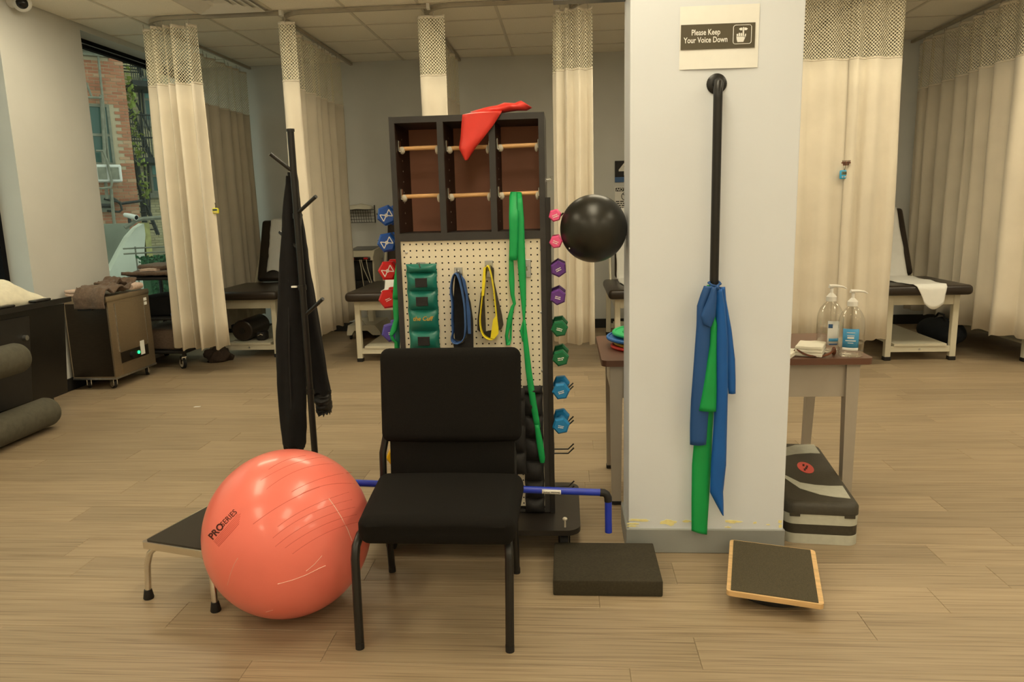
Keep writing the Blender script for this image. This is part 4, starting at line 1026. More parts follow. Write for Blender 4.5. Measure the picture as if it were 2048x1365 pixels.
# ------------------------------------------------------------------ dumbbells
def dumbbell(label, x, yf, z, R, mat, group, sep=.125, rot=0., logo=False, seed=0):
    d = thing('dumbbell', label, 'dumbbell', (x, yf, z-R), group=group)
    T = .040
    for y in (yf, yf+sep):
        prof = []
        for (k, dy) in ((.80,0),(1.,.008),(1.,T-.008),(.80,T)):
            prof.append([(x+R*k*math.cos(PI/3*i+rot), y+dy, z+R*k*math.sin(PI/3*i+rot)) for i in range(6)])
        m = MB(); vs = [q for r in prof for q in r]; fs = [tuple(range(6))[::-1], tuple(range(18,24))]
        for a in range(3):
            for i in range(6): fs.append((a*6+i, a*6+(i+1) % 6, a*6+6+(i+1) % 6, a*6+6+i))
        m.add(vs, fs); h = m.build('head', M_[mat], d, smooth=20)
        if y == yf:
            k = MB(); rnd = random.Random(seed); e = yf-.0006
            a = rnd.uniform(-.5,.5) if not logo else .5; ca, sa = math.cos(a), math.sin(a)
            def put(pl):
                k.prism([(x+q[0]*ca-q[1]*sa, z+q[0]*sa+q[1]*ca) for q in pl], 'y', e-.0006, e+.001)
            if logo:
                s_ = R*.5; t = .0035
                def seg(p, q):
                    dx, dy = q[0]-p[0], q[1]-p[1]; l = math.hypot(dx, dy); nx, ny = -dy/l*t/2, dx/l*t/2
                    put([(p[0]+nx,p[1]+ny),(q[0]+nx,q[1]+ny),(q[0]-nx,q[1]-ny),(p[0]-nx,p[1]-ny)])
                for (p, q) in (((-s_,-s_*.7),(-s_,s_*.7)),((-s_,s_*.7),(s_,-s_*.7)),((s_,-s_*.7),(s_,s_*.7)),((s_,s_*.7),(-s_,-s_*.7))): seg(p, q)
                k.tube([(x+.006*math.cos(2*PI*i/12), e, z+.006*math.sin(2*PI*i/12)) for i in range(13)], .0015, 5, cap=False)
            else:
                for row in (0, 1):
                    q = -.011
                    while q < .010:
                        l = rnd.uniform(.002,.0045); hgt = rnd.uniform(.0025,.004); put([(q,-row*.007),(q+l,-row*.007),(q+l,-row*.007+hgt),(q,-row*.007+hgt)]); q += l+.0012
            k.build('emblem' if logo else 'marking', M_['print_white'], h, smooth=0)
    MB().tube([(x,yf+T-.004,z),(x,yf+.5*(sep+T),z),(x,yf+sep+.004,z)], [R*.42,R*.46,R*.42], 14).build('handle', M_[mat], d)
    return d
gR, gL = 'dumbbells on the right side of the rack', 'dumbbells on the left side of the rack'
for i, (c, lab, R, x) in enumerate((('pink','topmost pink dumbbell on the rack, touching the black ball',.0255,-.040),('pink','lower pink dumbbell on the rack beside the black ball',.0265,-.038),
        ('purple','upper purple dumbbell below the pink pair on the rack',.033,-.030),('purple','lower purple dumbbell above the green pair on the rack',.033,-.033),
        ('green','upper green dumbbell below the purple pair on the rack',.0345,-.029),('green','lower green dumbbell above the light blue pair',.0345,-.026),
        ('cyan','upper light blue dumbbell on the rack by the pegboard',.036,-.026),('cyan','lower light blue dumbbell above the empty prongs',.036,-.028))):
    dumbbell(lab, x, 2.912, lev_r[i], R, 'db_'+c, gR, rot=(.25,.1,.6,.4,.15,.25,.1,.2)[i], seed=i)
for i, (c, lab, lo) in enumerate((('blue','topmost dark blue dumbbell with a white emblem, left of the cubby',True),('blue','lower dark blue dumbbell with a white emblem above the red pair',True),
        ('red','upper red dumbbell with a white emblem beside the pegboard',True),('red','lower red dumbbell half covered by the green strap',False),
        ('violet','upper violet dumbbell behind the looped end of the green strap',False),('violet','lower violet dumbbell hidden behind the black chair back',False))):
    p = aY((775,776,776,779,786,800)[i], 431, 3.06)
    dumbbell(lab, (-.734,-.738,-.741,-.746,-.742,-.745)[i], 3.045, lev_l[i], .0435, 'db_'+c, gL, rot=(.35,.15,.0,.1,.25,.2)[i], logo=lo, seed=20+i)
dumbbell('yellow dumbbell peeking out left of the black chair back', -.757, 3.045, .330, .040, 'db_yellow', gL, rot=.1, seed=31)

# ------------------------------------------------------------------ bands and straps on the rack
def ribbon(name, rows, Y, mat, nu=4, nv=4, curl=.006, solid=.0014, parent=None, wave=.0):
    """rows of (left px, right px, y px, extra depth): a hanging flat band"""
    R = []
    for q in rows:
        dY = q[3] if len(q) > 3 else 0.
        yl, yr = (q[2], q[2]) if not isinstance(q[2], tuple) else q[2]
        R.append((aY(q[0], yl, Y+dY), aY(q[1], yr, Y+dY)))
    n = len(R)-1
    def fn(u, v):
        t = v*n; i = min(int(t), n-1); k = t-i; k = k
        a = R[i][0].lerp(R[i+1][0], k); b = R[i][1].lerp(R[i+1][1], k); p = a.lerp(b, u)
        p.y -= curl*math.sin(PI*u)+wave*math.sin(9*v+3*u); return p
    return MB().grid(fn, nu, n*nv).build(name, M_[mat], parent, smooth=60, solid=solid, norm=False)
rb = thing('red_band', 'red latex exercise band draped over the top of the cubby rack', 'exercise band', aY(960, 230, 2.94))
ribbon('hanging_end', [(945,1004,(225,221),.08),(925,1003,(230,224),-.006),(923,987,250,-.010),(921,968,275,-.010),(918,951,296,-.008),(925,941,311,-.006),(930,935,321,-.006)], 2.945, 'red_latex', nu=6, curl=.012, parent=rb, wave=.003)
ribbon('crumpled_end', [(940,985,(224,238),.06),(975,1003,(215,226),.05),(992,1018,(211,224),.05),(1008,1035,(205,222),.05),(1030,1053,(207,221),.06),(1042,1064,(202,215),.06)], 2.96, 'red_latex', nu=6, curl=.02, parent=rb, wave=.01)
gs = thing('green_strap', 'long green loop strap hanging from a wooden dowel down the pegboard', 'exercise strap', aY(1030, 384, 2.95))
ribbon('front_tail', [(1021,1041,384,.045),(1019,1039,392,.03),(1018,1037,432,-.02),(1019,1036,480,-.02),(1018,1034,521,-.02)], 2.945, 'green_band', curl=.004, parent=gs)
ribbon('twisted_tail', [(1018,1027,520,-.005),(1018,1029,560,-.005),(1021,1029,590,-.005),(1026,1032,608,-.005),(1022,1029,613,-.005),(1014,1024,640,-.008),(1010,1016,672,-.008),(1012,1020,690,-.008)], 2.945, 'green_band', curl=.003, parent=gs)
ribbon('loop_end', [(1022,1027,613,.008),(1021,1024,650,.008),(1019,1023,680,.006),(1012,1020,691,-.008)], 2.938, 'green_band', curl=.002, parent=gs)
ribbon('back_tail', [(1033,1043,385,.04),(1034,1045,400,.0),(1034,1048,440,-.01),(1033,1050,500,-.012),(1038,1052,560,-.012),(1043,1052,610,-.012),(1046,1050,640,-.012),(1040,1047,663,-.012),(1045,1049,684,-.012)], 2.945, 'green_band', curl=.003, parent=gs)
ribbon('lower_tail', [(1047,1051,640,-.02),(1046,1056,680,-.02),(1051,1063,740,-.02),(1059,1072,800,-.022),(1069,1081,855,-.022)], 2.945, 'green_band', curl=.003, parent=gs)
ribbon('foot_loop', [(1069,1078,850,-.026),(1073,1086,885,-.028),(1078,1090,915,-.028),(1080,1089,926,-.022),(1076,1084,905,-.016),(1071,1078,870,-.014)], 2.945, 'green_band', curl=.003, parent=gs)
gl = thing('green_strap', 'green loop strap hanging over the left-hand dumbbells of the rack', 'exercise strap', aY(795, 430, 3.02))
ribbon('upper_tail', [(789,797,440,.02),(795,799,490,.01),(793,800,520,0),(788,800,560,0),(785,799,598,0)], 3.02, 'green_band', curl=.003, parent=gl)
ribbon('lower_tail', [(786,799,596,.008),(786,799,620,.005),(788,798,640,.002),(781,793,662,-.004),(779,786,672,-.006)], 3.02, 'green_band', curl=.003, parent=gl)
ribbon('loop_end', [(779,784,668,-.006),(782,790,680,-.004),(789,796,686,0),(789,797,697,0)], 3.02, 'green_band', curl=.002, parent=gl)
ribbon('rear_tail', [(791,799,640,.012),(790,800,690,.012),(793,801,720,.012)], 3.02, 'teal_vinyl', curl=.002, parent=gl)

def cuff(label, x0, x1, zt, seams, mat, Y, patches=(), text=None, grommet=None, bulge=.026):
    """strip of sewn weight pouches hung from its top edge; seams = heights from top to bottom"""
    r = thing('cuff_weight', label, 'cuff weight', ((x0+x1)/2, Y, seams[-1]), group='cuff weights on the pegboard')
    zs = []
    for a, b in zip([zt]+seams[:-1], seams):
        n = 8
        for k in range(n): zs.append((a+(b-a)*k/n, k/n, abs(a-b)))
    zs.append((seams[-1], 0, 1))
    nu = 14
    def fn(front):
        def g(u, v):
            z, k, h = zs[min(int(round(v*(len(zs)-1))), len(zs)-1)]
            b = (max(0, math.sin(PI*k))**.6)*(max(0, math.sin(PI*u))**.45) if h > .03 else 0
            w_ = 1-.05*math.sin(PI*k)
            return ((x0+x1)/2+(u-.5)*(x1-x0)*w_, Y-.002-bulge*b if front else Y, z)
        return g
    MB().grid(fn(True), nu, len(zs)-1).grid(fn(False), nu, len(zs)-1).build('pouches', M_[mat], r, smooth=55, norm=False)
    for (i, dz) in patches:
        a, b = ([zt]+seams)[i], ([zt]+seams)[i+1]; zc = (a+b)/2+dz; xc = (x0+x1)/2+.001
        MB().rbox(xc-.024, xc+.024, Y-bulge-.0035, Y-bulge+.006, zc-.018, zc+.018, .001, 1).build('hook_patch', M_['neoprene'], r)
    if text:
        i, s_ = text; a, b = ([zt]+seams)[i], ([zt]+seams)[i+1]
        MB().text(s_, .024, face_cam((x0+x1)/2, Y-bulge-.0025, (a+b)/2+.004), align='CENTER', bold=.0006, shear=.25).build('lettering', M_['gold'], r, smooth=0)
    if grommet:
        gx, gz = grommet
        MB().tube([(gx+.008*math.cos(2*PI*k/16), Y-.006, gz+.008*math.sin(2*PI*k/16)) for k in range(17)], .003, 6, cap=False).build('grommet', M_['gold'], r)
    return r
YB = KY0+.002
zz = [aY(840, y, YB-.02).z for y in (547,584,622,664,701,738)]
cuff('teal green cuff weight of stacked pouches on the pegboard', aY(813,560,YB).x, aY(875,560,YB).x, aY(840,528,YB).z, zz, 'teal_vinyl', YB, [(1,0),(2,0),(4,0)], (3,'the Cuff'), (aY(842,538,YB).x, aY(842,538,YB).z))
zz = [aY(1060, y, YB-.02).z for y in (790,835,880,925,965,1000,1028)]
cuff('long black cuff weight hanging behind the green strap on the pegboard', aY(1046,800,YB).x, aY(1086,800,YB).x, aY(1060,772,YB).z, zz, 'neoprene', YB, grommet=(aY(1054,779,YB).x, aY(1054,779,YB).z), bulge=.03)
zz = [aY(1040, y, YB-.03).z for y in (800,850,905,948)]
cuff('short black cuff weight beside the long black one, behind the chair back', aY(1014,830,YB).x, aY(1052,830,YB).x, aY(1040,772,YB).z, zz, 'neoprene', YB-.036, bulge=.024)
zz = [aY(1010, y, YB-.02).z for y in (800,850,908,960)]
cuff('teal green cuff weight mostly hidden behind the chair back', aY(962,900,YB).x, aY(1010,900,YB).x, aY(1010,770,YB).z, zz, 'teal_vinyl', YB-.045)
zz = [aY(810, y, YB-.02).z for y in (900,962)]
cuff('small yellow cuff weight low on the pegboard behind the chair', aY(800,930,YB).x, aY(818,930,YB).x, aY(810,880,YB).z, zz, 'db_yellow', YB)

def strap_loop(pix, y0, y1, mat, name, parent, thick=.0025):
    pts = [aY(x, y, (y0+y1)/2) for (x, y) in pix]
    P = [(p.x, p.z) for p in pts]
    for _ in range(2):
        P = [q for a, b in zip(P, P[1:]+P[:1]) for q in ((a[0]*.75+b[0]*.25, a[1]*.75+b[1]*.25), (a[0]*.25+b[0]*.75, a[1]*.25+b[1]*.75))]
    n = len(P)
    return MB().grid(lambda u, v: (P[int(round(u*n)) % n][0], y0+(y1-y0)*v, P[int(round(u*n)) % n][1]), n, 3, closeu=True).build(name, M_[mat], parent, smooth=70, solid=thick, norm=False)
def flat_shape(pix, Y, mat, name, parent, t=.006):
    pts = [aY(x, y, Y) for (x, y) in pix]
    return MB().prism([(p.x, p.z) for p in pts], 'y', Y-t/2, Y+t/2).build(name, M_[mat], parent, smooth=0)
bs = thing('ankle_strap', 'blue and black padded strap looped over a pegboard hook', 'strap', aY(920, 690, 2.93))
strap_loop([(911,543),(904,560),(902,585),(906,605),(905,640),(907,665),(904,672),(905,682),(914,687),(924,683),(931,672),(932,645),(930,610),(925,580),(919,555)], 2.885, 2.950, 'blue_strap', 'blue_loop', bs, .003)
flat_shape([(911,546),(917,543),(922,556),(927,580),(931,612),(933,650),(931,672),(925,682),(910,680),(908,655),(907,600)], 2.950, 'neoprene', 'black_lining', bs)
flat_shape([(919,546),(931,563),(936,590),(941,605),(946,640),(947,699),(909,699),(906,684),(915,690),(926,686),(933,674),(935,648),(932,612),(928,580),(922,556)], 2.935, 'neoprene', 'black_tail', bs, .012)
flat_shape([(921,548),(930,560),(935,585),(937,602),(941,625),(942,668),(936,668),(934,630),(931,590)], 2.926, 'blue_strap', 'blue_face', bs, .003)
ys = thing('ankle_strap', 'yellow and grey padded strap looped over a pegboard hook', 'strap', aY(980, 682, 2.93))
strap_loop([(973,531),(969,550),(966,585),(962,620),(960,645),(964,668),(977,679),(990,678),(996,664),(992,620),(988,580),(983,550),(978,533)], 2.905, 2.948, 'yellow_strap', 'yellow_loop', ys, .0028)
flat_shape([(972,530),(969,545),(966,575),(962,585),(958,615),(955,640),(955,660),(960,664),(972,664),(971,640),(969,600),(971,560),(974,540)], 2.950, 'grey_strap', 'grey_pad', ys)
flat_shape([(981,530),(988,540),(988,562),(995,592),(1004,630),(1007,650),(1002,660),(995,660),(992,620),(987,580)], 2.950, 'grey_strap', 'grey_pad', ys)
flat_shape([(963,665),(983,661),(981,677)], 2.946, 'neoprene', 'black_stitch_patch', ys)
flat_shape([(967,535),(971,535),(971,560),(968,592),(963,592),(965,560)], 2.902, 'yellow_strap', 'yellow_face', ys, .003)
flat_shape([(986,640),(993,630),(997,655),(997,668),(988,678),(981,676)], 2.902, 'yellow_strap', 'yellow_face', ys, .003)
for i, (x, y, w_, h_, lab) in enumerate(((843,531,15,12,'zinc pegboard hook above the teal cuff weight'),(917,542,16,13,'zinc pegboard hook holding the blue and black strap'),(978,538,15,32,'zinc pegboard hook holding the yellow and grey strap'),(1055,537,13,34,'bare zinc pegboard hook right of the green strap'))):
    p = aY(x, y, KY0+.006)
    hk = thing('pegboard_hook', lab, 'hook', p, group='pegboard hooks')
    MB().rbox(p.x-w_/960, p.x+w_/960, KY0+.002, KY0+.0075, p.z-h_/960, p.z+h_/960, .001, 1).build('plate', M_['zinc'], hk)
    MB().tube([(p.x,KY0+.004,p.z),(p.x,KY0-.03,p.z-.004),(p.x,KY0-.042,p.z+.012)], .0028, 8).build('hook', M_['zinc'], hk)
# =================================================================== foreground: chair, balls, stool
ch = thing('stacking_chair', 'black fabric chair with black metal legs in front of the rack', 'chair', (-.435, 2.40, 0))
sx0, sx1 = -.715, -.165
Ms = Matrix.Translation((0, 2.12, .37)) @ Matrix.Rotation(math.radians(-4.), 4, 'X')
crown = lambda v: v + Vector((0, 0, .014*math.cos((v.x-(sx0+sx1)/2)/.30*1.4)*math.cos((v.y-.25)/.27*1.3))) if v.z > .055 else (v if v.y > .06 else v + Vector((0, .012, 0)))
taper = lambda v: Vector((sx1+(v.x-sx1)*(1-.10*(1-min(1, max(0, v.y/.5)))), v.y, v.z))
MB().rbox(sx0, sx1, -.015, .50, -.005, .090, .040, 5, Ms, fn=lambda v: taper(crown(v)), cuts=6).build('seat', M_['fabric_black'], ch, smooth=60)
MB().box(sx0+.06, sx1-.06, .06, .44, -.0062, .0, Ms).build('seat_pan', M_['plastic_black'], ch, smooth=0)
Mb = Matrix.Translation((0, 2.625, .545)) @ Matrix.Rotation(math.radians(-7), 4, 'X')
MB().rbox(-.692, -.170, -.035, .035, 0, .348, .032, 5, Mb, fn=lambda v: v+Vector((0, -.012*math.cos((v.x+.431)/.27*1.4) if v.y < 0 else 0, 0)), cuts=6).build('backrest', M_['fabric_black'], ch, smooth=60)
MB().rbox(-.662, -.198, -.020, .020, -.135, .03, .008, 2, Mb).build('lumbar_panel', M_['fabric_black'], ch, smooth=50)
for s_, x in ((-1, -.681), (1, -.193)):
    fx = x - s_*.0
    MB().tube([(x,2.146,.004),(x+s_*.002,2.158,.16),(x+s_*.004,2.170,.30),(x+s_*.002,2.183,.338),(x-s_*.004,2.215,.362),(x-s_*.010,2.27,.366)], .0142, 10).build('leg', M_['metal_black'], ch)
    bx = -.694 if s_ < 0 else -.205
    MB().tube([(bx,2.660,.004),(bx,2.635,.20),(bx,2.610,.40),(bx+.0,2.622,.50),(bx-s_*.02,2.668,.62),(bx-s_*.03,2.690,.74)], .0135, 10).build('leg', M_['metal_black'], ch)
    MB().tube([(x-s_*.010,2.26,.366),(bx,2.45,.352),(bx,2.61,.345)], .0105, 8).build('side_rail', M_['metal_black'], ch)
    for (xx, yy) in ((x, 2.146), (bx, 2.660)): MB().tube([(xx,yy,0),(xx,yy,.022)], .0145, 12).build('foot_cap', M_['rubber_black'], ch)
MB().tube([(-.681,2.40,.360),(-.193,2.40,.360)], .007, 8).build('front_rail', M_['metal_black'], ch)
MB().tube([(-.700,2.640,.318),(-.200,2.640,.300)], .009, 8).build('rear_rail', M_['metal_black'], ch)
for x, z in ((-.66,.311),(-.25,.297)): MB().tube([(x,2.64,z),(x,2.70,z),(x,2.728,z+.012)], .007, 8).build('bracket', M_['metal_black'], ch)

BC, BR = Vector((-.985, 2.385, .290)), .290
rbl = thing('exercise_ball', 'large coral red exercise ball between the step stool and the chair', 'exercise ball', (BC.x, BC.y, 0))
MB().ball(BC, BR*.985, BR*.985, BR, 96, 64).build('ball', M_['red_vinyl'], rbl, smooth=180)
def sp(x, y, e=.0006):
    p = on_sphere(x, y, BC, BR); d = p-BC; d = Vector((d.x*.985, d.y*.985, d.z)); return BC + d*(1+e/BR)
def arc_px(a, m_, b, n=14):
    return [((1-t)**2*a[0]+2*t*(1-t)*m_[0]+t*t*b[0], (1-t)**2*a[1]+2*t*(1-t)*m_[1]+t*t*b[1]) for t in [i/n for i in range(n+1)]]
for i, (a, m_, b) in enumerate((((537,940),(572,915),(612,912)),((520,962),(590,918),(650,915)),((532,980),(596,928),(668,928)),((583,985),(640,952),(705,945)),((590,997),(645,962),(712,968)),((505,1050),(570,1000),(640,975)),((555,1055),(610,1012),(700,985)),((545,1078),(610,1022),(706,1000)),((550,1095),(620,1035),(712,1015)),((570,1098),(640,1045),(716,1030)),((585,1110),(650,1060),(718,1045)))):
    MB().tube([sp(x, y, .0) for (x, y) in arc_px(a, m_, b)], .0007, 5).build('moulded_ring', M_['groove'], rbl)
for (pts, r) in (([(659,998),(672,1016),(684,1035),(697,1060),(706,1083)], .0016), ([(474,1118),(466,1132),(459,1150),(453,1172)], .0012), ([(555,1170),(585,1162),(612,1152),(640,1138),(652,1133)], .0022), ([(645,1113),(630,1130),(613,1144)], .0013), ([(545,1222),(531,1226)], .0012)):
    MB().tube([sp(x, y, .0003) for (x, y) in pts], r, 6, flat=.35).build('scuff_mark', M_['scuff'], rbl)
def on_ball_text(body, size, o, ang, bold):
    ca, sa = math.cos(ang), math.sin(ang)
    return lambda v: sp(o[0]+v.x*ca+v.y*sa, o[1]+v.x*sa-v.y*ca, .0009)
ang = math.radians(-48)
MB().text('PRO', 19, None, bold=.55, fn=on_ball_text('', 0, (423, 1082), ang, 0)).build('lettering', M_['red_ink'], rbl, smooth=0)
MB().text('SERIES', 15, None, bold=.1, fn=on_ball_text('', 0, (444.5, 1056), math.radians(-45), 0)).build('lettering', M_['red_ink'], rbl, smooth=0)
ln = MB()
for k in range(6):
    o = (425.5+k*1.9, 1085+k*2.0); L_ = 78-4*abs(k-1)
    pts = [(o[0]+math.cos(ang)*L_*t/10, o[1]+math.sin(ang)*L_*t/10-.0) for t in range(11)]
    ln.tube([sp(x, y, .0002) for (x, y) in pts], .0006, 4)
ln.build('small_print', M_['groove'], rbl)

ss = thing('step_stool', 'chrome step stool with a black ribbed top behind the red ball', 'step stool', (-1.553, 2.418, 0), math.radians(-15))
W_, D_, Z_ = .285, .36, .232
MB().prism(rrect(0, W_, 0, D_, .012), 'z', Z_-.026, Z_).build('rim', M_['chrome'], ss, local=True)
MB().prism(rrect(.012, W_-.012, .012, D_-.012, .008), 'z', Z_, Z_+.004).build('tread', M_['tread_dark'], ss, local=True)
for (x, y, dx, dy) in ((.0,.0,-1,-1),(W_,.0,1,-1),(.0,D_,-1,1),(W_,D_,1,1)):
    cx, cy = x-dx*.03, y-dy*.03
    l = MB().tube([(cx-dx*.03,cy,Z_-.03),(cx,cy,Z_-.034),(cx+dx*.022,cy+dy*.004,Z_-.055),(cx+dx*.034,cy+dy*.010,Z_-.10),(cx+dx*.040,cy+dy*.016,.02)], .0115, 12).build('leg', M_['chrome'], ss, local=True)
    MB().lathe([(.0175,0),(.019,.004),(.015,.028),(.0135,.036)], (cx+dx*.040,cy+dy*.016,0), 14).build('rubber_foot', M_['rubber_black'], l, local=True)

wd = thing('therapy_wand', 'blue tubular therapy wand with bent ends lying behind the chair', 'therapy wand', (-.40, 2.705, .30))
xa, za, xb, zb = -.93, .352, .122, .312
MB().tube([(xa,2.705,za),(xb,2.705,zb)], .0135, 16).build('bar', M_['wand_blue'], wd)
MB().tube([(xb-.002,2.705,zb),(xb+.012,2.705,zb-.001),(xb+.022,2.705,zb-.007),(xb+.028,2.705,zb-.020),(xb+.029,2.705,zb-.036)], .0150, 16).build('elbow', M_['rubber_black'], wd)
MB().tube([(xb+.029,2.705,zb-.034),(xb+.030,2.705,.150)], .0135, 16).build('handle', M_['wand_blue'], wd)
MB().tube([(xa+.002,2.705,za),(xa-.018,2.705,za-.004),(xa-.026,2.705,za-.022)], .0150, 16).build('elbow', M_['rubber_black'], wd)
MB().tube([(xa-.026,2.705,za-.018),(xa-.026,2.705,za-.15)], .0135, 16).build('handle', M_['wand_blue'], wd)
pa, pb_ = aY(1084,987,2.692), aY(1122,988,2.692)
lb = MB().grid(lambda u, v: (pa.x+(pb_.x-pa.x)*u, 2.705-.0139*math.cos(-.9+1.5*v), za+(zb-za)*((pa.x+(pb_.x-pa.x)*u)-xa)/(xb-xa)+.0139*math.sin(-.9+1.5*v)), 6, 8).build('sticker', M_['paper_white'], wd, smooth=60, solid=.0004, norm=False)
zc = za+(zb-za)*(pb_.x-xa)/(xb-xa)
MB().text('Shoulder Wand', .0098, Matrix.Translation((pb_.x-.004, 2.705-.0146, zc+.002)) @ Matrix.Rotation(PI/2, 4, 'X') @ Matrix.Rotation(PI, 4, 'Z'), bold=.0002).build('lettering', M_['print_black'], lb, smooth=0)

fp_ = tag(MB().rbox(-.060, .334, 2.492, 2.802, 0, .061, .005, 2, cuts=3).build('balance_pad', M_['foam_dark']), 'dark foam balance pad lying flat in front of the pillar', 'balance pad')

rkb = thing('rocker_board', 'wooden rocker board with a dark grip surface in front of the pillar', 'rocker board', (.537, 2.406, 0), math.radians(-13.7))
rkb.rotation_euler = (math.radians(.6), math.radians(1.2), math.radians(-13.7))
MB().prism(rrect(0,.313,0,.405,.016), 'z', .058, .076).build('board', M_['wood_birch'], rkb, local=True)
MB().prism(rrect(.014,.296,.008,.397,.002), 'z', .0755, .0785).build('grip_surface', M_['grit_dark'], rkb, local=True)
for y in (.06,.30): MB().prism([(.03,.058)]+[(.155+.125*math.cos(PI+PI*k/12), .060-.052*math.sin(PI*k/12)) for k in range(13)]+[(.28,.058)], 'y', y, y+.045).build('rocker', M_['plastic_black'], rkb, local=True)

# =================================================================== pillar: sign, bar and bands
YP = PY0-.002
sgn = thing('paper_sign', 'white paper sign reading Please Keep Your Voice Down taped to the pillar', 'sign', aY(1438, 138, YP))
c00, c10, c01, c11 = aY(1358,140,YP), aY(1515,135,YP), aY(1360.5,13.5,YP), aY(1520,7,YP)
def sg_(x, y, e=0.):
    u, v = x/.2794, y/.2159; p = c00*(1-u)*(1-v)+c10*u*(1-v)+c01*(1-u)*v+c11*u*v; p.y = YP-e; return p
MB().grid(lambda u, v: sg_(u*.2794, v*.2159, 0.0004+.003*(1-v)**3*math.sin(PI*u)), 12, 12).build('sheet', M_['paper_white'], sgn, smooth=0, solid=.0004, norm=False)
mk('sign_print', (.085,.072,.045), .6)
MB().grid(lambda u, v: sg_(.0035+u*.262, .068+v*.085, .0035), 4, 4).build('dark_band', M_['sign_print'], sgn, smooth=0, solid=.0004, norm=False)
for (s_, yb) in (('Please Keep', .1165), ('Your Voice Down', .0905)):
    MB().text(s_, .0262, None, bold=.0004, align='CENTER', fn=lambda v, yb=yb: sg_(.092+v.x*.80, yb+v.y*1.05, .0042)).build('lettering', M_['paper_white'], sgn, smooth=0)
ic = MB(); R_ = rrect(.189, .2525, .082, .1455, .008, 5)
ic.tube([sg_(x, y, .0042) for (x, y) in R_+R_[:1]], .0012, 5, cap=False)
def plate(pts): ic.add([sg_(x, y, .0044) for (x, y) in pts], [tuple(range(len(pts)))])
plate([(.204,.088),(.225,.088),(.229,.098),(.232,.104),(.230,.108),(.200,.108),(.201,.098)])
for (x, t) in ((.2005,.1165),(.2075,.1195),(.2145,.119)): plate([(x,.106),(x+.0055,.106),(x+.0055,t-.002),(x+.0035,t),(x+.002,t),(x,t-.002)])
plate([(.2215,.106),(.2265,.106),(.2265,.136),(.2240,.139),(.2215,.136)]); plate([(.2275,.100),(.233,.106),(.234,.115),(.231,.116),(.2285,.109)])
plate([(.208,.1325),(.2135,.136),(.219,.1365),(.220,.134),(.220,.1275),(.213,.1275)]); plate([(.2275,.1365),(.234,.136),(.2395,.1325),(.235,.1275),(.2275,.1275)])
ic.build('hush_icon', M_['paper_white'], sgn, smooth=0, norm=False)

gb = thing('grab_bar', 'black vertical grab bar bolted to the pillar under the sign', 'grab bar', aY(1430, 600, PY0))
ft_, fb_ = aY(1433, 168, PY0), aY(1428, 604, PY0); yb_ = PY0-.052
tp, bt = aY(1436, 190, yb_), aY(1427.5, 590, yb_)
pts = [(ft_.x,PY0-.004,ft_.z),(ft_.x,PY0-.028,ft_.z),(ft_.x,PY0-.043,ft_.z-.006),(tp.x,yb_,ft_.z-.026),(tp.x,yb_,ft_.z-.06),(bt.x,yb_,bt.z+.03),(bt.x,yb_,bt.z),(bt.x,PY0-.043,bt.z-.022),(bt.x,PY0-.026,bt.z-.029),(bt.x,PY0-.004,bt.z-.029)]
MB().tube(pts, .0163, 18).build('bar', M_['metal_black'], gb)
for z, x in ((ft_.z, ft_.x), (bt.z-.029, bt.x)):
    MB().lathe([(.036,0),(.036,.004),(.030,.008),(.018,.010)], n=28, M=Matrix.Translation((x,PY0,z)) @ Matrix.Rotation(PI/2,4,'X')).build('flange', M_['metal_black'], gb)
YQ = 2.760
b1 = thing('blue_band', 'blue latex exercise band knotted round the foot of the grab bar', 'exercise band', aY(1425, 600, YQ))
ribbon('left_tail', [(1408,1430,572,-.010),(1401,1424,590,-.010),(1394,1414,612,-.008),(1393,1424,650,-.008),(1388,1422,720,-.004),(1382,1419,800,0),(1380,1415,850,.004),(1380,1412,890,.006)], YQ, 'blue_latex_pale', nu=6, curl=.012, parent=b1)
ribbon('right_tail', [(1431,1444,578,-.01),(1431,1450,610,-.008),(1431,1456,680,-.004),(1431,1456,760,0),(1427,1454,850,.004),(1422,1452,930,.006),(1420,1446,985,.008),(1432,1447,(1008,1012),.010),(1444,1447,1030,.010)], YQ, 'blue_latex', nu=6, curl=.012, parent=b1)
ribbon('short_tail', [(1438,1450,574,.004),(1446,1452,600,.008),(1450,1463,660,.014),(1452,1470,720,.018),(1455,1471,760,.02),(1457,1471,788,.02)], YQ, 'blue_latex', nu=5, curl=.006, parent=b1)
ribbon('front_flap', [(1424,1433,574,-.028),(1415,1433,600,-.030),(1401,1431,632,-.030),(1407,1424,650,-.028),(1418,1422,654,-.026)], YQ, 'blue_latex_pale', nu=5, curl=.008, parent=b1)
kn = [aY(1417,566,2.760), aY(1424,571,2.745), aY(1433,573,2.743), aY(1441,568,2.760), aY(1438,564,2.80), aY(1421,564,2.80)]
MB().tube(kn+kn[:1], .0045, 8, cap=False).build('tie', M_['blue_latex_pale'], b1)
MB().ball(aY(1435,575,2.735), .008,.008,.009, 12, 8).build('knot', M_['blue_latex_pale'], b1)
b2 = thing('green_band', 'green latex exercise band tied with the blue one to the grab bar', 'exercise band', aY(1420, 620, YQ+.01))
ribbon('short_tail', [(1414,1423,570,.006),(1413,1426,600,.006),(1422,1434,650,-.012),(1420,1433,690,-.012),(1412,1433,740,-.012),(1404,1433,790,-.012),(1398,1432,(822,824),-.012)], YQ, 'green_latex', nu=5, curl=.008, parent=b2)
ribbon('long_tail', [(1424,1432,600,.022),(1420,1432,700,.022),(1412,1429,800,.024),(1390,1425,860,.026),(1384,1422,930,.028),(1383,1418,1000,.03),(1383,1415,1045,.03),(1383,1414,(1062,1070),.03)], YQ, 'green_latex', nu=5, curl=.008, parent=b2)

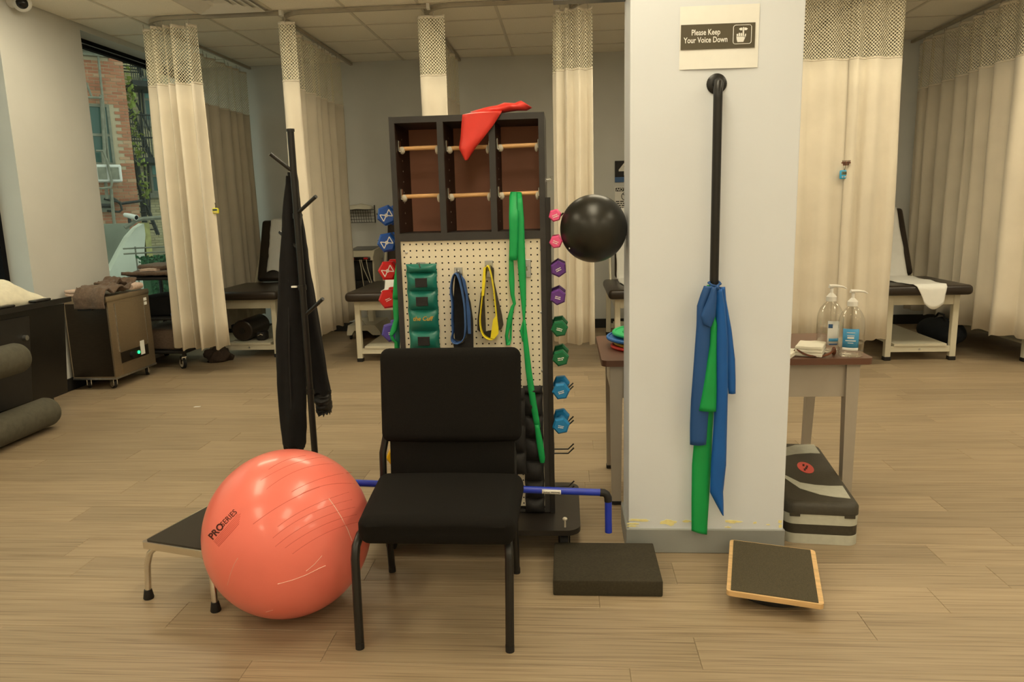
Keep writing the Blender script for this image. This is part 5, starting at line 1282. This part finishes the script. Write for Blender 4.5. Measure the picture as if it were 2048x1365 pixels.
bbl = thing('exercise_ball', 'small shiny black ball wedged between the dumbbell rack and the pillar', 'exercise ball', (.109, 2.955, 1.173))
MB().ball((.109,2.955,1.305), .1305,.1305,.132, 64, 40).build('ball', M_['black_ball'], bbl, smooth=180)
q = on_sphere(1139, 497, Vector((.109,2.955,1.305)), .131)
MB().ball(q, .003,.003,.004, 10, 6).build('valve_plug', M_['paper_white'], bbl)

# =================================================================== desk behind the pillar and what stands on it
dk = thing('school_desk', 'grey metal desk with a brown top behind the pillar', 'desk', (.76, 3.63, 0))
dz = .70; dx0, dx1, dy0, dy1 = .156, 1.352, 3.305, 3.955
MB().prism(rrect(dx0, dx1, dy0, dy1, .03), 'z', dz-.028, dz).build('desktop', M_['brown_top'], dk)
MB().box(dx0+.075, dx1-.085, dy0+.045, dy0+.060, dz-.185, dz-.028).build('front_apron', M_['grey_metal'], dk, smooth=0)
MB().box(dx0+.075, dx1-.085, dy1-.11, dy1-.095, dz-.12, dz-.028).build('rear_apron', M_['grey_metal'], dk, smooth=0)
for x in (dx0+.05, dx1-.065): MB().box(x, x+.015, dy0+.05, dy1-.10, dz-.185, dz-.028).build('side_apron', M_['grey_metal'], dk, smooth=0)
def leg4(x, y, w0, w1, dx=0, dy=0):
    m = MB(); vs = []
    for (z, w_, ox, oy) in ((.012, w1, dx, dy), (dz-.028, w0, 0, 0)):
        vs += [(x+ox-w_/2,y+oy-w_/2,z),(x+ox+w_/2,y+oy-w_/2,z),(x+ox+w_/2,y+oy+w_/2,z),(x+ox-w_/2,y+oy+w_/2,z)]
    m.add(vs, [(3,2,1,0),(4,5,6,7),(0,1,5,4),(1,2,6,5),(2,3,7,6),(3,0,4,7)])
    l = m.build('leg', M_['grey_metal'], dk, smooth=0)
    MB().rbox(x+dx-w1/2-.002,x+dx+w1/2+.002,y+dy-w1/2-.002,y+dy+w1/2+.002,0,.02,.003,1).build('foot', M_['rubber_black'], l)
leg4(dx0+.068, dy0+.055, .058, .042, .0, -.012); leg4(dx1-.078, dy0+.055, .058, .042, .0, -.012)
leg4(dx0+.068, dy1-.12, .050, .036, .0, .0); leg4(dx1-.09, dy1-.12, .050, .036, .0, .06)

def bottle(label, x, y, sc_, kind):
    b = thing('sanitizer_bottle', label, 'bottle', (x, y, dz), group='pump bottles on the desk')
    s_ = sc_
    MB().lathe([(0,.001),(.048*s_,.001),(.054*s_,.008),(.055*s_,.03),(.0535*s_,.036),(.055*s_,.042),(.055*s_,.150*s_),(.052*s_,.172*s_),(.043*s_,.195*s_),(.028*s_,.214*s_),(.0185*s_,.222*s_),(.0175*s_,.232*s_)], (x,y,dz), 32).build('body', M_['clear_plastic'], b, smooth=50)
    MB().lathe([(0,.004),(.0500*s_,.008),(.0515*s_,.03),(.0515*s_,(.06 if kind == 'blue' else .12)),(0,(.06 if kind == 'blue' else .12))], (x,y,dz), 28).build('gel', M_['clear_gel'], b, smooth=50)
    pz = dz+.226*s_
    pm = MB().lathe([(.022*s_,0),(.022*s_,.020*s_),(.019*s_,.023*s_),(.010*s_,.033*s_),(.0065*s_,.036*s_),(.0065*s_,.056*s_),(.010*s_,.058*s_)], (x,y,pz), 20).build('pump_collar', M_['pump_white'], b, smooth=40)
    MB().tube([(x-.012*s_,y,pz+.058*s_),(x-.010*s_,y,pz+.066*s_),(x+.02*s_,y-.003,pz+.0665*s_),(x+.045*s_,y-.006,pz+.063*s_),(x+.060*s_,y-.008,pz+.055*s_)], [.006*s_,.0105*s_,.0085*s_,.006*s_,.0035*s_], 12, flat=.7).build('spout', M_['pump_white'], pm)
    MB().tube([(x,y,pz),(x+.008,y+.01,dz+.02)], .003, 6).build('dip_tube', M_['clear_plastic'], b)
    a0 = math.atan2(-y, -x)
    def band(z0, z1, half, mat, name, r=.0562, par=b, off=0.):
        return MB().grid(lambda u, v: (x+r*s_*math.cos(a0+off+half*(2*u-1)), y+r*s_*math.sin(a0+off+half*(2*u-1)), dz+z0+(z1-z0)*v), 12, 2).build(name, M_[mat], par, smooth=60, solid=.0004, norm=False)
    if kind == 'blue':
        l = band(.046, .130, .62, 'label_blue', 'label'); band(.032, .0455, .60, 'paper_white', 'label_foot', .0563, l)
        for (zz, h_, hw) in ((.112,.0028,.30),(.098,.003,.26),(.086,.008,.24),(.075,.004,.38),(.066,.002,.2)): band(zz, zz+h_, hw, 'print_white', 'label_print', .0568, l)
    else:
        l = band(.040, .150, .45, 'paper_white', 'label', off=.30); band(.056, .070, .38, 'label_blue', 'label_stripe', .0567, l, .34)
        band(.118, .136, .16, 'print_blue', 'label_mark', .0568, l, .05); band(.040, .046, .30, 'print_blue', 'label_mark', .0568, l, .30)
bottle('clear pump bottle of gel with a blue label on the desk', 1.268, 3.368, 1.0, 'blue')
bottle('clear ribbed pump bottle with a white label behind the blue labelled one', 1.212, 3.475, 1.04, 'white')
np1 = thing('napkin_stack', 'thick folded stack of white napkins beside the pump bottles', 'napkins', (1.115, 3.42, dz), math.radians(-24))
for k in range(3): MB().rbox(-.060,.055,-.085,.085,.001+.015*k,.0165+.015*k,.005,2, fn=lambda v: v+Vector((0,0,.004*fbm(v.x*18,v.y*18,3))) if v.z > .004 else v, cuts=4).build('napkin_layer', M_['paper_soft'], np1, local=True)
np2 = thing('napkin_stack', 'thin spread of white napkins at the pillar end of the desk', 'napkins', (.975, 3.395, dz), math.radians(-30))
for k in range(2): MB().rbox(-.070,.060,-.07,.07,.001+.011*k,.0125+.011*k,.004,2, fn=lambda v: v+Vector((0,0,.004*fbm(v.x*15,v.y*15,8))) if v.z > .003 else v, cuts=4).build('napkin_layer', M_['paper_soft'], np2, local=True)
hb_ = thing('headband', 'brown tortoiseshell headband round the napkin stack', 'headband', (1.12, 3.33, dz))
c_ = (1.112, 3.375); P_ = []
for k in range(17):
    a = math.radians(-172+164*k/16); P_.append((c_[0]+.085*math.cos(a)+.005, c_[1]+.05*math.sin(a)+.01, dz+.006+.030*abs(math.cos(a))**3))
MB().tube(P_, [.004]+[.006]*15+[.004], 8, flat=.6).build('band', M_['tortoise'], hb_)
MB().ball((P_[0][0],P_[0][1],dz+.016), .010,.008,.016, 12, 8).ball((P_[-1][0],P_[-1][1],dz+.020), .011,.010,.020, 12, 8).build('tips', M_['tortoise'], hb_)
def disc(label, cx, cy, z, r, mat, tilt, web=False):
    d = thing('therapy_disc', label, 'therapy disc', (cx, cy, z), group='therapy discs stacked on the desk')
    d.rotation_euler = (math.radians(tilt), math.radians(-tilt*.4), 0)
    MB().tube([(r*math.cos(2*PI*k/40), r*math.sin(2*PI*k/40), .008) for k in range(41)], .008, 8, cap=False).build('rim', M_[mat], d, local=True)
    if web:
        pt = .018; n = int(2*r/pt)+1
        hole_sheet(n, n, pt, .0062, lambda x, y: (x-n*pt/2, y-n*pt/2, .008), lambda i, j: math.hypot((i+.5-n/2)*pt, (j+.5-n/2)*pt) < r*.62)
        m = MB(); seg = 40
        m.grid(lambda u, v: ((r*(1-v)+r*.70*v)*math.cos(2*PI*u), (r*(1-v)+r*.70*v)*math.sin(2*PI*u), .008), seg, 2, closeu=True)
        k2 = lambda i, j: math.hypot((i+.5-n/2)*pt, (j+.5-n/2)*pt) < r*.70
        hs_ = MB()
        for i in range(n):
            for j in range(n):
                if math.hypot((i+.5-n/2)*pt, (j+.5-n/2)*pt) < r*.76:
                    q = hole_sheet(1, 1, pt, .0064, lambda x, y, i=i, j=j: (x+(i-n/2)*pt, y+(j-n/2)*pt, .0075)); hs_.add(q.v, q.f)
        m.add(hs_.v, hs_.f)
        m.build('web', M_[mat], d, smooth=0, solid=.003, norm=False, local=True)
    else:
        MB().lathe([(0,.004),(r-.004,.004),(r-.004,.010),(0,.010)], n=40).build('web', M_[mat], d, local=True)
    return d
disc('red therapy disc at the bottom of the stack on the desk', .372, 3.62, dz+.001, .150, 'disc_red', 0)
disc('yellow therapy disc between the red and blue ones', .382, 3.63, dz+.019, .146, 'disc_yellow', 1.5)
disc('blue therapy disc under the green webbed one', .368, 3.65, dz+.041, .165, 'disc_blue', 2)
disc('green webbed therapy disc on top of the disc stack', .376, 3.67, dz+.062, .143, 'disc_green', 3, True)

# =================================================================== aerobic step
ap = thing('aerobic_step', 'grey and black aerobic step platform on risers under the desk', 'aerobic step', (.886, 2.945, 0), math.radians(-6.1))
SW, SL = .292, .79
for (z0, z1, mat, ins) in ((0,.042,'step_grey',0),(.042,.084,'step_black',.001),(.084,.128,'step_grey',0)):
    MB().prism(rrect(ins, SW-ins, ins, SL-ins, .045, 8), 'z', z0, z1).build('riser', M_[mat], ap, local=True)
tpz = .178
m = MB(); rings = []
for (ins, z) in ((-.002,.128),(-.002,.160),(.004,.170),(.014,.1765),(.026,tpz)): rings.append([(x, y, z) for (x, y) in rrect(ins, SW-ins, ins, SL-ins, .045, 8)])
n_ = len(rings[0]); vs = [q for r in rings for q in r]; fs = [tuple(range(n_))[::-1], tuple(range(4*n_, 5*n_))]
for a in range(4):
    for i in range(n_): fs.append((a*n_+i, a*n_+(i+1) % n_, (a+1)*n_+(i+1) % n_, (a+1)*n_+i))
m.add(vs, fs); m.build('platform', M_['step_black'], ap, local=True, smooth=50)
for (x0, x1) in ((0,.06),(SW-.06,SW)):
    MB().prism([(x0+.0,-.0035),(x1,-.0035),(x1,.01),(x0,.01)] if False else [(max(x0,.02),-.0035),(min(x1,SW-.02),-.0035),(min(x1,SW-.02),.01),(max(x0,.02),.01)], 'z', .118, .132).build('corner_lug', M_['step_black'], ap, local=True, smooth=0)
ca_, sa_ = math.cos(math.radians(6.1)), math.sin(math.radians(6.1))
def loc_(x, y, z):
    p = aZ(x, y, z); dx, dy = p.x-.886, p.y-2.945
    return (dx*ca_-dy*sa_, dx*sa_+dy*ca_)
def inset(poly):
    return [(min(max(p[0], .022), SW-.022), min(max(p[1], .022), SL-.022)) for p in poly]
for (up, lo) in (([(1556,941),(1568,950),(1600,966),(1630,971),(1660,973),(1688,973)],[(1556,946),(1568,956),(1600,978),(1640,990),(1670,995),(1701,998)]),
                 ([(1556,901),(1568,897),(1590,891),(1615,889),(1634,889)],[(1556,917),(1568,913),(1590,909),(1620,907),(1646,908)])):
    MB().prism(inset([loc_(x, y, tpz) for (x, y) in up] + [loc_(x, y, tpz) for (x, y) in lo][::-1]), 'z', tpz-.001, tpz+.0015).build('curved_stripe', M_['step_grey'], ap, local=True, smooth=0)
cx_, cy_ = loc_(1611, 936, tpz)
MB().prism([(cx_+.034*math.cos(2*PI*k/28), cy_+.075*math.sin(2*PI*k/28)) for k in range(28)], 'z', tpz-.001, tpz+.0015).build('red_badge', M_['step_red'], ap, local=True, smooth=0)
lm = MB()
for (dx, dy) in ((-.010,-.03),(.0,-.01),(.008,.012),(-.004,.03)): lm.prism([(cx_+dx-.006,cy_+dy-.014),(cx_+dx+.002,cy_+dy-.016),(cx_+dx+.008,cy_+dy+.012),(cx_+dx-.001,cy_+dy+.014)], 'z', tpz+.001, tpz+.0022)
lm.build('badge_mark', M_['red_ink'], ap, local=True, smooth=0)
